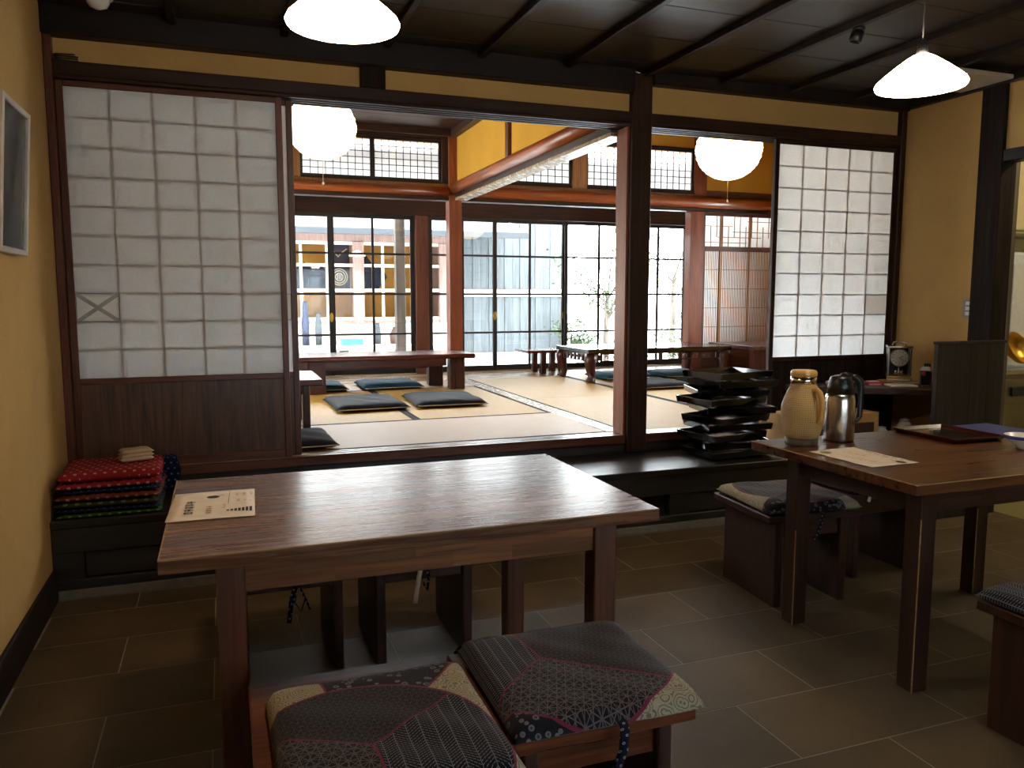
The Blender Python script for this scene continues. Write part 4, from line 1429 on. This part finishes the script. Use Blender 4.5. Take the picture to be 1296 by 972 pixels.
for i in range(3):
    link('fold', pillow_mesh(0.145 - 0.004 * i, 0.10, 0.020, 'towel', 10, 50 + i, 0.5, 0.002, 0.01, 10), k, (0.002 * i, 0, 0.0165 * i))

# ---- pendant lamps, sensor, hatch
PEND = [(0.0, 0.098), (0.024, 0.098), (0.034, 0.094), (0.052, 0.083), (0.090, 0.055), (0.128, 0.024), (0.150, 0.004), (0.156, -0.008), (0.152, -0.017), (0.130, -0.020), (0.08, -0.016), (0, -0.012)]
for (x, y, z, lab) in ((0.345, 2.30, 2.060, 'glowing conical glass pendant lamp over the long table'), (2.435, 2.30, 2.080, 'glowing conical glass pendant lamp over the flask table')):
    k = thing('pendant_lamp', lab, 'lamp', (x, y, z), 0, 'pendant lamps')
    link('shade', lathe(PEND, 'pendant_glass', 40), k)
    link('socket', lathe([(0, 0.0985), (0.022, 0.0985), (0.018, 0.13), (0.008, 0.15), (0, 0.15)], 'plastic_black', 16), k)
    link('cord', tube([(0, 0, 0.145), (0, 0, 0.35), (0, 0, CEIL - z - 0.03)], 0.003, 'plastic_black', 6), k)
    link('ceiling_rose', lathe([(0, CEIL - z - 0.035), (0.03, CEIL - z - 0.03), (0.045, CEIL - z - 0.001), (0, CEIL - z - 0.001)], 'plastic_black', 20), k)
k = thing('ceiling_spotlight', 'small black spotlight on ceiling batten', 'spotlight', (2.90, 3.12, 2.574))
link('mount', lathe([(0, 0), (0.03, 0), (0.03, -0.012), (0, -0.012)], 'plastic_black', 18), k)
link('can', lathe([(0, 0), (0.028, 0), (0.030, -0.05), (0.026, -0.052), (0.022, -0.03), (0, -0.03)], 'plastic_black', 20), k, (0, 0, -0.013), (R(12), R(12), 0))
k = thing('smoke_detector', 'white round smoke detector on the dark ceiling', 'detector', (-0.455, 4.00, CEIL - 0.001))
link('base', lathe([(0, 0), (0.06, 0), (0.06, -0.018), (0, -0.018)], 'plastic_white', 28), k)
link('dome', lathe([(0, -0.0185), (0.045, -0.0185), (0.046, -0.035), (0.036, -0.052), (0.015, -0.062), (0, -0.064)], 'plastic_white', 28), k)
k = tag(bx('ceiling_hatch', (3.78, 4.33), (3.43, 3.78), (2.550, 2.574), 'plastic_cream', None, 0.004), 'pale flat panel fixed under the ceiling near the end wall', 'panel')
k = thing('cable_coil', 'small coil of black cable lying on the lintel', 'cable', (-0.63, 4.258, 2.3805))
link('coil', tube([(0.05 * math.cos(a * 0.55), 0.012 * math.sin(a * 0.55), 0.004 + 0.0008 * a) for a in range(34)], 0.003, 'plastic_black', 5), k)

# ---- framed picture, tilted off the wall at its top
k = thing('framed_picture', 'silver framed picture tilted off the ochre wall', 'picture', (XL + 0.003, 3.31, 1.455), 0, None, (0, R(4.2), 0))
fh, fwid = 0.53, 0.40
bx('backing', (0.0, 0.012), (-fwid / 2 + 0.005, fwid / 2 - 0.005), (0.005, fh - 0.005), 'mat_board', k, 0)
for s in (-1, 1):
    bx('frame_side', (0.0, 0.030), (s * (fwid / 2 - 0.011) - 0.011, s * (fwid / 2 - 0.011) + 0.011), (0, fh), 'frame_silver', k, 0.003)
for z in (0, fh - 0.022):
    bx('frame_side', (0.0, 0.029), (-fwid / 2 + 0.022, fwid / 2 - 0.022), (z, z + 0.022), 'frame_silver', k, 0.003)
bx('art', (0.0122, 0.0135), (-0.10, 0.11), (0.09, 0.42), 'picture_art', k, 0)
bx('glazing', (0.018, 0.020), (-fwid / 2 + 0.022, fwid / 2 - 0.022), (0.022, fh - 0.022), 'glass', k, 0)

# ---- switch on end wall
k = thing('light_switch', 'grey three-gang switch plate beside the dark post', 'switch', (XR - 0.0005, 3.682, 1.17))
bx('plate', (-0.008, 0.0), (-0.038, 0.038), (0, 0.118), 'switch_grey', k, 0.002)
for i in range(3):
    bx('rocker', (-0.012, -0.0082), (-0.014, 0.014), (0.016 + 0.032 * i, 0.038 + 0.032 * i), 'plastic_white', k, 0.001)

# ---- corner desk with side panel
k = thing('corner_desk', 'dark corner desk with slanted front under the plank-based screen', 'desk', (4.0, 3.95, 0))
poly = [(-0.55, 0.275), (-0.55, 0.13), (0.355, -0.49), (0.36, -0.49), (0.36, 0.275)]
link('desktop', prism(poly, 0.695, 0.732, 'wood_dark', 'desktop', 0.003), k)
bx('leg', (-0.53, -0.485), (0.16, 0.205), (0.3505, 0.6945), 'wood_dark_z', k, 0.003)
bx('brace', (-0.48, 0.35), (0.23, 0.25), (0.62, 0.6945), 'wood_dark', k, 0.002)
k = thing('partition_board', 'tall charcoal wooden board standing beside desk and doorway', 'board', (4.10, 3.41, 0))
for i in range(4):
    bx('plank', (-0.265 + i * 0.1315, -0.265 + (i + 1) * 0.1315 - 0.001), (-0.014, 0.014), (0.0, 1.03), 'wood_charcoal', k, 0.0015)
bx('cap', (-0.27, 0.266), (-0.018, 0.018), (1.0305, 1.046), 'wood_charcoal', k, 0.002)
DZ = 0.7325
k = thing('book', 'tan hardback lying under the glass clock', 'book', (4.215, 4.03, DZ), R(-12))
bx('cover', (-0.10, 0.10), (-0.085, 0.085), (0, 0.016), 'cardboard', k, 0.002)
bx('pages', (-0.096, 0.096), (-0.0865, -0.0855), (0.003, 0.013), 'paper_white', k, 0)
k = thing('mantel_clock', 'glass-cased silver mantel clock with round white dial', 'clock', (4.215, 4.035, DZ + 0.0165), R(-40))
bx('base', (-0.078, 0.078), (-0.055, 0.055), (0, 0.022), 'chrome', k, 0.004)
bx('plinth', (-0.072, 0.072), (-0.050, 0.050), (0.0225, 0.034), 'brass', k, 0.002)
for sx_ in (-1, 1):
    for sy_ in (-1, 1):
        bx('corner_post', (sx_ * 0.067 - 0.006, sx_ * 0.067 + 0.006), (sy_ * 0.045 - 0.006, sy_ * 0.045 + 0.006), (0.0345, 0.216), 'chrome', k, 0.002)
bx('glass_front', (-0.060, 0.060), (-0.047, -0.045), (0.035, 0.216), 'glass', k, 0)
bx('top', (-0.078, 0.078), (-0.055, 0.055), (0.2165, 0.232), 'chrome', k, 0.003)
link('handle', tube([(-0.04, 0, 0.232), (-0.036, 0, 0.252), (0, 0, 0.256), (0.036, 0, 0.252), (0.04, 0, 0.232)], 0.006, 'chrome', 8), k)
bx('back_plate', (-0.060, 0.060), (0.044, 0.048), (0.035, 0.216), 'plastic_black', k, 0)
dl = link('dial', lathe([(0, 0), (0.056, 0), (0.058, 0.004), (0.052, 0.007), (0.0, 0.007)], 'ceramic', 36), k, (0, -0.02, 0.152), (R(90), 0, 0))
link('bezel', lathe([(0.052, 0.0), (0.060, 0.0), (0.060, 0.010), (0.053, 0.010), (0.052, 0.0)], 'steel_dull', 36), dl)
for i in range(12):
    a = i * math.pi / 6
    bx('hour_mark', (0.042 * math.sin(a) - 0.0015, 0.042 * math.sin(a) + 0.0015), (0.042 * math.cos(a) - 0.005, 0.042 * math.cos(a) + 0.005), (0.0071, 0.0078), 'ink_black', dl, 0, (0, 0, -a))
bx('hour_hand', (-0.001, 0.026), (-0.0018, 0.0018), (0.0082, 0.009), 'ink_black', dl, 0, (0, 0, R(28))).location = (0.011, 0.006, 0.0086)
bx('minute_hand', (-0.001, 0.036), (-0.0013, 0.0013), (0.0094, 0.010), 'ink_black', dl, 0, (0, 0, R(-40))).location = (0.013, -0.011, 0.0097)
link('pendulum', lathe([(0, 0.0), (0.03, 0.0), (0.03, 0.006), (0.006, 0.010), (0.004, 0.045), (0, 0.045)], 'chrome', 20), k, (0, -0.01, 0.042))
for i in range(4):
    a = i * math.pi / 2 + 0.6
    link('pendulum_ball', lathe([(0, -0.009), (0.0065, -0.0065), (0.009, 0), (0.0065, 0.0065), (0, 0.009)], 'chrome', 12), k, (0.024 * math.cos(a), -0.01 + 0.024 * math.sin(a), 0.0585))
k = thing('red_box', 'small red and white card box on corner desk', 'box', (3.955, 3.985, DZ), R(-20))
bx('body', (-0.05, 0.05), (-0.035, 0.035), (0, 0.022), 'card_red', k, 0.002)
bx('lid_label', (-0.032, 0.032), (-0.02, 0.03), (0.0222, 0.026), 'paper_white', k, 0.001)
bx('side_label', (-0.04, 0.035), (-0.0362, -0.0352), (0.003, 0.012), 'paper_pink', k, 0)
k = thing('booklet', 'cream booklet lying before the clock on corner desk', 'booklet', (4.075, 3.875, DZ), R(-24))
bx('cover', (-0.085, 0.085), (-0.055, 0.055), (0, 0.010), 'paper_white', k, 0.002)
bx('pages', (-0.083, 0.083), (-0.0565, -0.0555), (0.002, 0.008), 'ceramic', k, 0)
k = thing('rolled_paper', 'pale rolled papers at the end of corner desk', 'papers', (3.80, 4.10, DZ), R(8))
link('roll', tube([(-0.12, 0, 0.014), (0, 0, 0.015), (0.12, 0, 0.014)], 0.014, 'paper_white', 12), k)
link('roll', tube([(-0.10, 0.03, 0.012), (0, 0.032, 0.013), (0.13, 0.03, 0.012)], 0.012, 'paper_pink', 12), k)
k = thing('seal_stand', 'black box with white slanted top and red knob on corner desk', 'stand', (4.262, 3.865, DZ), R(-40))
bx('body', (-0.028, 0.028), (-0.03, 0.03), (0, 0.095), 'plastic_black', k, 0.003)
link('top', prism([(-0.028, 0.0955), (0.028, 0.0955), (0.026, 0.118), (-0.014, 0.118)], -0.03, 0.03, 'plastic_white'), k, (0, 0, 0), (R(90), 0, 0))
link('knob', lathe([(0, 0), (0.012, 0.001), (0.014, 0.008), (0.008, 0.015), (0, 0.016)], 'card_red', 14), k, (-0.012, -0.0305, 0.078), (R(90), 0, 0))
k = thing('pen_cup', 'wooden cup with dark brushes behind the seal stand', 'pen cup', (4.322, 3.905, DZ))
link('cup', lathe([(0, 0), (0.028, 0), (0.03, 0.08), (0.026, 0.08), (0.024, 0.01), (0, 0.01)], 'cardboard_dark', 18), k)
for i, (dx, dy) in enumerate(((-0.008, 0.0), (0.008, 0.006), (0.0, -0.01))):
    link('brush', tube([(dx, dy, 0.012), (dx * 1.6, dy * 1.6, 0.08), (dx * 2.2, dy * 2.2, 0.135)], [0.004, 0.005, 0.007], 'plastic_black', 7), k)
k = thing('card_holder', 'pale wooden card holder against the tall board', 'holder', (4.312, 3.80, DZ), R(-40))
bx('base', (-0.035, 0.035), (-0.03, 0.03), (0, 0.012), 'cardboard', k, 0.002)
bx('back', (-0.035, 0.035), (0.02, 0.03), (0.0125, 0.085), 'cardboard', k, 0.002)
k = thing('key_ring', 'small bunch of metal keys on corner desk', 'keys', (4.185, 3.80, DZ), R(-10))
link('ring', tube([(0.016 * math.cos(a * math.pi / 8), 0.016 * math.sin(a * math.pi / 8), 0.004) for a in range(17)], 0.0022, 'chrome', 6), k)
for i in range(3):
    bx('key', (0.012, 0.055), (-0.005, 0.005), (0.001 + 0.002 * i, 0.0025 + 0.002 * i), 'steel_dull', k, 0, (0, 0, R(30 - 35 * i)))

# ---- things on the step beneath the desk
k = thing('cardboard_box', 'tan cardboard box with dark front on the step', 'box', (3.50, 3.945, 0.3505))
bx('carton', (-0.30, 0.34), (-0.14, 0.13), (0, 0.235), 'cardboard', k, 0.004)
bx('front_band', (-0.30, 0.30), (-0.1415, -0.1405), (0.02, 0.175), 'cardboard_dark', k, 0)
link('round_mark', lathe([(0, 0), (0.035, 0), (0.036, 0.002), (0, 0.002)], 'orange', 24), k, (-0.235, -0.142, 0.125), (R(90), 0, 0))
for i, (x, y, r, h, lab) in enumerate(((4.205, 3.95, 0.050, 0.150, 'small white ceramic jar under the desk'), (4.03, 3.97, 0.045, 0.105, 'low white ceramic cup under the desk beside the jar'))):
    k = thing('ceramic_jar', lab, 'jar', (x, y, 0.3505))
    link('body', lathe([(0, 0), (r * 0.7, 0), (r, h * 0.35), (r * 0.95, h * 0.7), (r * 0.6, h * 0.9), (0, h * 0.92)], 'ceramic', 24), k)
    link('lid', lathe([(0, h * 0.92), (r * 0.62, h * 0.925), (r * 0.6, h * 1.0), (0, h * 1.06)], 'ceramic', 24), k)

# ================================================================== FURNITURE, TATAMI ROOMS
def zabuton(label, x0, x1, y0, y1, mat, seed, rot=0.0, th=0.06):
    c = thing('floor_cushion', label, 'cushion', ((x0 + x1) / 2, (y0 + y1) / 2, TZ + 0.0015), rot, 'floor cushions on the matting')
    link('cover', pillow_mesh(x1 - x0, y1 - y0, th, mat, 20, seed, 0.35, 0.006, 0.03, 6), c)
    link('piping', tube([((x1 - x0) / 2 * u * 0.995, -(y1 - y0) / 2 * 0.985 + 0.0, th * 0.35) for u in (-0.96, -0.5, 0, 0.5, 0.96)], 0.004, 'towel', 5), c)


zabuton('charcoal floor cushion beside the screen and near low table', 0.06, 0.585, 4.41, 4.93, 'cloth_charcoal', 61, R(2))
zabuton('charcoal floor cushion before the red low table, beside the short table', 0.745, 1.30, 5.78, 6.50, 'cloth_charcoal', 62, R(2))
zabuton('charcoal floor cushion before the red low table, next to the threshold', 1.37, 1.94, 5.80, 6.50, 'cloth_charcoal', 63, R(-2))
zabuton('blue-grey floor cushion behind the red low table at its middle', 1.17, 1.74, 7.10, 7.70, 'cloth_blue', 64)
zabuton('blue-grey floor cushion behind the red low table at its screen end', 0.50, 1.05, 7.10, 7.68, 'cloth_blue', 65)
zabuton('blue floor cushion under the carved low table', 3.62, 4.20, 7.12, 7.68, 'cloth_blue', 66)
zabuton('blue floor cushion under the carved low table by its far legs', 4.30, 4.86, 7.10, 7.66, 'cloth_blue', 67)
zabuton('charcoal floor cushion before the carved low table', 3.55, 4.10, 6.28, 6.84, 'cloth_charcoal', 68, R(3))
zabuton('charcoal floor cushion before the carved low table, farther along', 4.22, 4.78, 6.24, 6.80, 'cloth_charcoal', 69, R(-2))

k = thing('low_table', 'long reddish-brown low table with slab legs on the matting', 'low table', (0.85, 7.22, TZ + 0.0015), 0, 'low tables')
bx('top', (-1.35, 1.33), (-0.30, 0.30), (0.285, 0.328), 'wood_low_table', k, 0.012)
for (x, y) in ((-1.2, -0.2), (-0.16, -0.24), (1.10, -0.24), (-1.2, 0.14), (0.99, 0.12)):
    bx('leg', (x, x + 0.14), (y, y + 0.10), (0, 0.2845), 'wood_low_table_z', k, 0.005)
bx('apron', (-1.25, 1.08), (-0.19, -0.165), (0.215, 0.2845), 'wood_low_table', k, 0.003)
bx('stretcher', (-1.1, 1.0), (0.15, 0.175), (0.17, 0.20), 'wood_low_table', k, 0.003)
k = thing('low_table', 'short low table with pale sheen beside the paper screen', 'low table', (0.10, 5.38, TZ + 0.0015), 0, 'low tables')
bx('top', (-0.55, 0.485), (-0.33, 0.33), (0.29, 0.328), 'wood_low_table', k, 0.006)
for x in (-0.48, 0.36):
    for y in (-0.28, 0.18):
        bx('leg', (x, x + 0.045), (y, y + 0.10), (0, 0.2895), 'wood_low_table_z', k, 0.004)
bx('apron', (-0.48, 0.40), (-0.26, -0.24), (0.23, 0.2895), 'wood_low_table', k, 0.002)


def carved_leg(parent, x, y, sx_, sy_):
    pts = [(x, y, 0.285), (x + 0.018 * sx_, y + 0.012 * sy_, 0.22), (x + 0.012 * sx_, y + 0.01 * sy_, 0.13), (x - 0.006 * sx_, y, 0.06), (x + 0.012 * sx_, y + 0.01 * sy_, 0.02), (x + 0.02 * sx_, y + 0.012 * sy_, 0.0)]
    link('leg', tube(pts, [0.062, 0.060, 0.048, 0.038, 0.048, 0.052], 'wood_low_table_z', 10), parent)


k = thing('low_table', 'dark carved low table with curved legs and pierced apron', 'low table', (4.18, 7.38, TZ + 0.0015), 0, 'low tables')
bx('top', (-0.83, 0.83), (-0.40, 0.40), (0.288, 0.334), 'lacquer_black', k, 0.005)
for sx_ in (-1, 1):
    for sy_ in (-1, 1):
        carved_leg(k, sx_ * 0.77, sy_ * 0.34, sx_, sy_)


def pierced_apron(parent, x0, x1, along, fixed):
    n = 6
    for z in (0.205, 0.274):
        r = (z, z + 0.012)
        if along == 'x':
            bx('apron_rail', (x0, x1), (fixed - 0.01, fixed + 0.01), r, 'wood_low_table_z', parent, 0.001)
        else:
            bx('apron_rail', (fixed - 0.01, fixed + 0.01), (x0, x1), r, 'wood_low_table_z', parent, 0.001)
    for i in range(n + 1):
        p = x0 + (x1 - x0) * i / n
        a = (p - 0.02, p + 0.02)
        if along == 'x':
            bx('apron_block', a, (fixed - 0.009, fixed + 0.009), (0.217, 0.274), 'wood_low_table_z', parent, 0.001)
        else:
            bx('apron_block', (fixed - 0.009, fixed + 0.009), a, (0.217, 0.274), 'wood_low_table_z', parent, 0.001)
    for i in range(n):
        c = x0 + (x1 - x0) * (i + 0.5) / n
        hw = (x1 - x0) / n / 2 - 0.03
        for s in (-1, 1):
            pts = []
            for q in range(9):
                a = q / 8 * 4.6
                rr = 0.024 * (1 - q / 11)
                u, v = c + s * hw * 0.5 + s * rr * math.cos(a), 0.245 + rr * math.sin(a)
                pts.append((u, fixed, v) if along == 'x' else (fixed, u, v))
            link('scroll', tube(pts, 0.006, 'wood_low_table_z', 5), parent)


pierced_apron(k, -0.68, 0.68, 'x', -0.36)
pierced_apron(k, -0.27, 0.27, 'y', -0.79)
k = thing('low_table', 'dark plain low table set against the slatted screen', 'low table', (5.62, 7.10, TZ + 0.0015), 0, 'low tables')
bx('top', (-0.55, 0.62), (-0.40, 0.40), (0.30, 0.345), 'wood_low_table_z', k, 0.005)
for x in (-0.48, 0.46):
    for y in (-0.34, 0.24):
        bx('leg', (x, x + 0.10), (y, y + 0.10), (0, 0.2995), 'wood_low_table_z', k, 0.004)
bx('apron', (-0.40, 0.48), (-0.33, -0.305), (0.12, 0.2995), 'wood_low_table_z', k, 0.003)
k = thing('side_stand', 'small pale-topped stand on the veranda by the glass doors', 'stand', (3.45, 8.30, 0.4455))
bx('top', (-0.30, 0.22), (-0.20, 0.20), (0.235, 0.265), 'wood_low_table', k, 0.004)
for x in (-0.12, 0.10):
    for y in (-0.16, 0.10):
        bx('leg', (x, x + 0.06), (y, y + 0.06), (0, 0.2345), 'wood_low_table_z', k, 0.003)
k = thing('rattan_basket', 'low ribbed rattan tray on the matting behind the tray stack', 'basket', (3.93, 5.35, TZ + 0.0015), R(-4))
bx('base', (-0.32, 0.32), (-0.16, 0.16), (0, 0.02), 'cardboard', k, 0.003)
for i in range(17):
    x = -0.31 + i * 0.03875
    for y in (-0.155, 0.155):
        bx('rib', (x - 0.008, x + 0.008), (y - 0.008, y + 0.008), (0.0205, 0.125), 'wicker', k, 0.002)
for y in (-0.155, 0.155):
    bx('rim', (-0.33, 0.33), (y - 0.011, y + 0.011), (0.1255, 0.145), 'cardboard', k, 0.003)

# ---- paper lanterns
for (x, y, zb, D, zc, lab) in ((0.70, 5.75, 2.25, 0.47, 2.944, 'glowing round paper lantern with pull cord beside the tall screen'), (3.72, 5.30, 2.20, 0.50, 3.299, 'glowing round paper lantern with pull cord beyond the square pillar')):
    k = thing('paper_lantern', lab, 'lantern', (x, y, zb), 0, 'paper lanterns')
    r = D / 2
    prof = []
    n = 30
    for i in range(n + 1):
        a = -math.pi / 2 * 0.93 + math.pi * 0.93 * i / n
        rr = r * math.cos(a) * (1 + 0.012 * math.cos(i * math.pi))
        prof.append((rr, r * 0.93 * (math.sin(a) + 1)))
    prof = [(0, prof[0][1])] + prof + [(0, prof[-1][1])]
    link('globe', lathe(prof, 'lantern_paper', 40), k)
    for i in range(1, 10):
        a = -math.pi / 2 * 0.9 + math.pi * 0.9 * i / 10
        rr = r * math.cos(a) * 1.012
        zz = r * 0.93 * (math.sin(a) + 1)
        link('rib', lathe([(rr, zz - 0.0012), (rr + 0.002, zz), (rr, zz + 0.0012), (rr - 0.002, zz), (rr, zz - 0.0012)], 'lantern_paper', 40), k)
    link('pull_cord', tube([(0, 0, 0.01), (0, 0, -0.07), (0, 0, -0.15)], 0.0025, 'towel', 6), k)
    link('cord_knob', lathe([(0, -0.012), (0.007, -0.008), (0.009, 0), (0.006, 0.008), (0, 0.010)], 'ceramic', 12), k, (0, 0, -0.16))
    link('hanger', tube([(0, 0, 2 * r * 0.92), (0, 0, 2 * r + 0.05), (0, 0, zc - zb)], 0.006, 'plastic_black', 6), k)
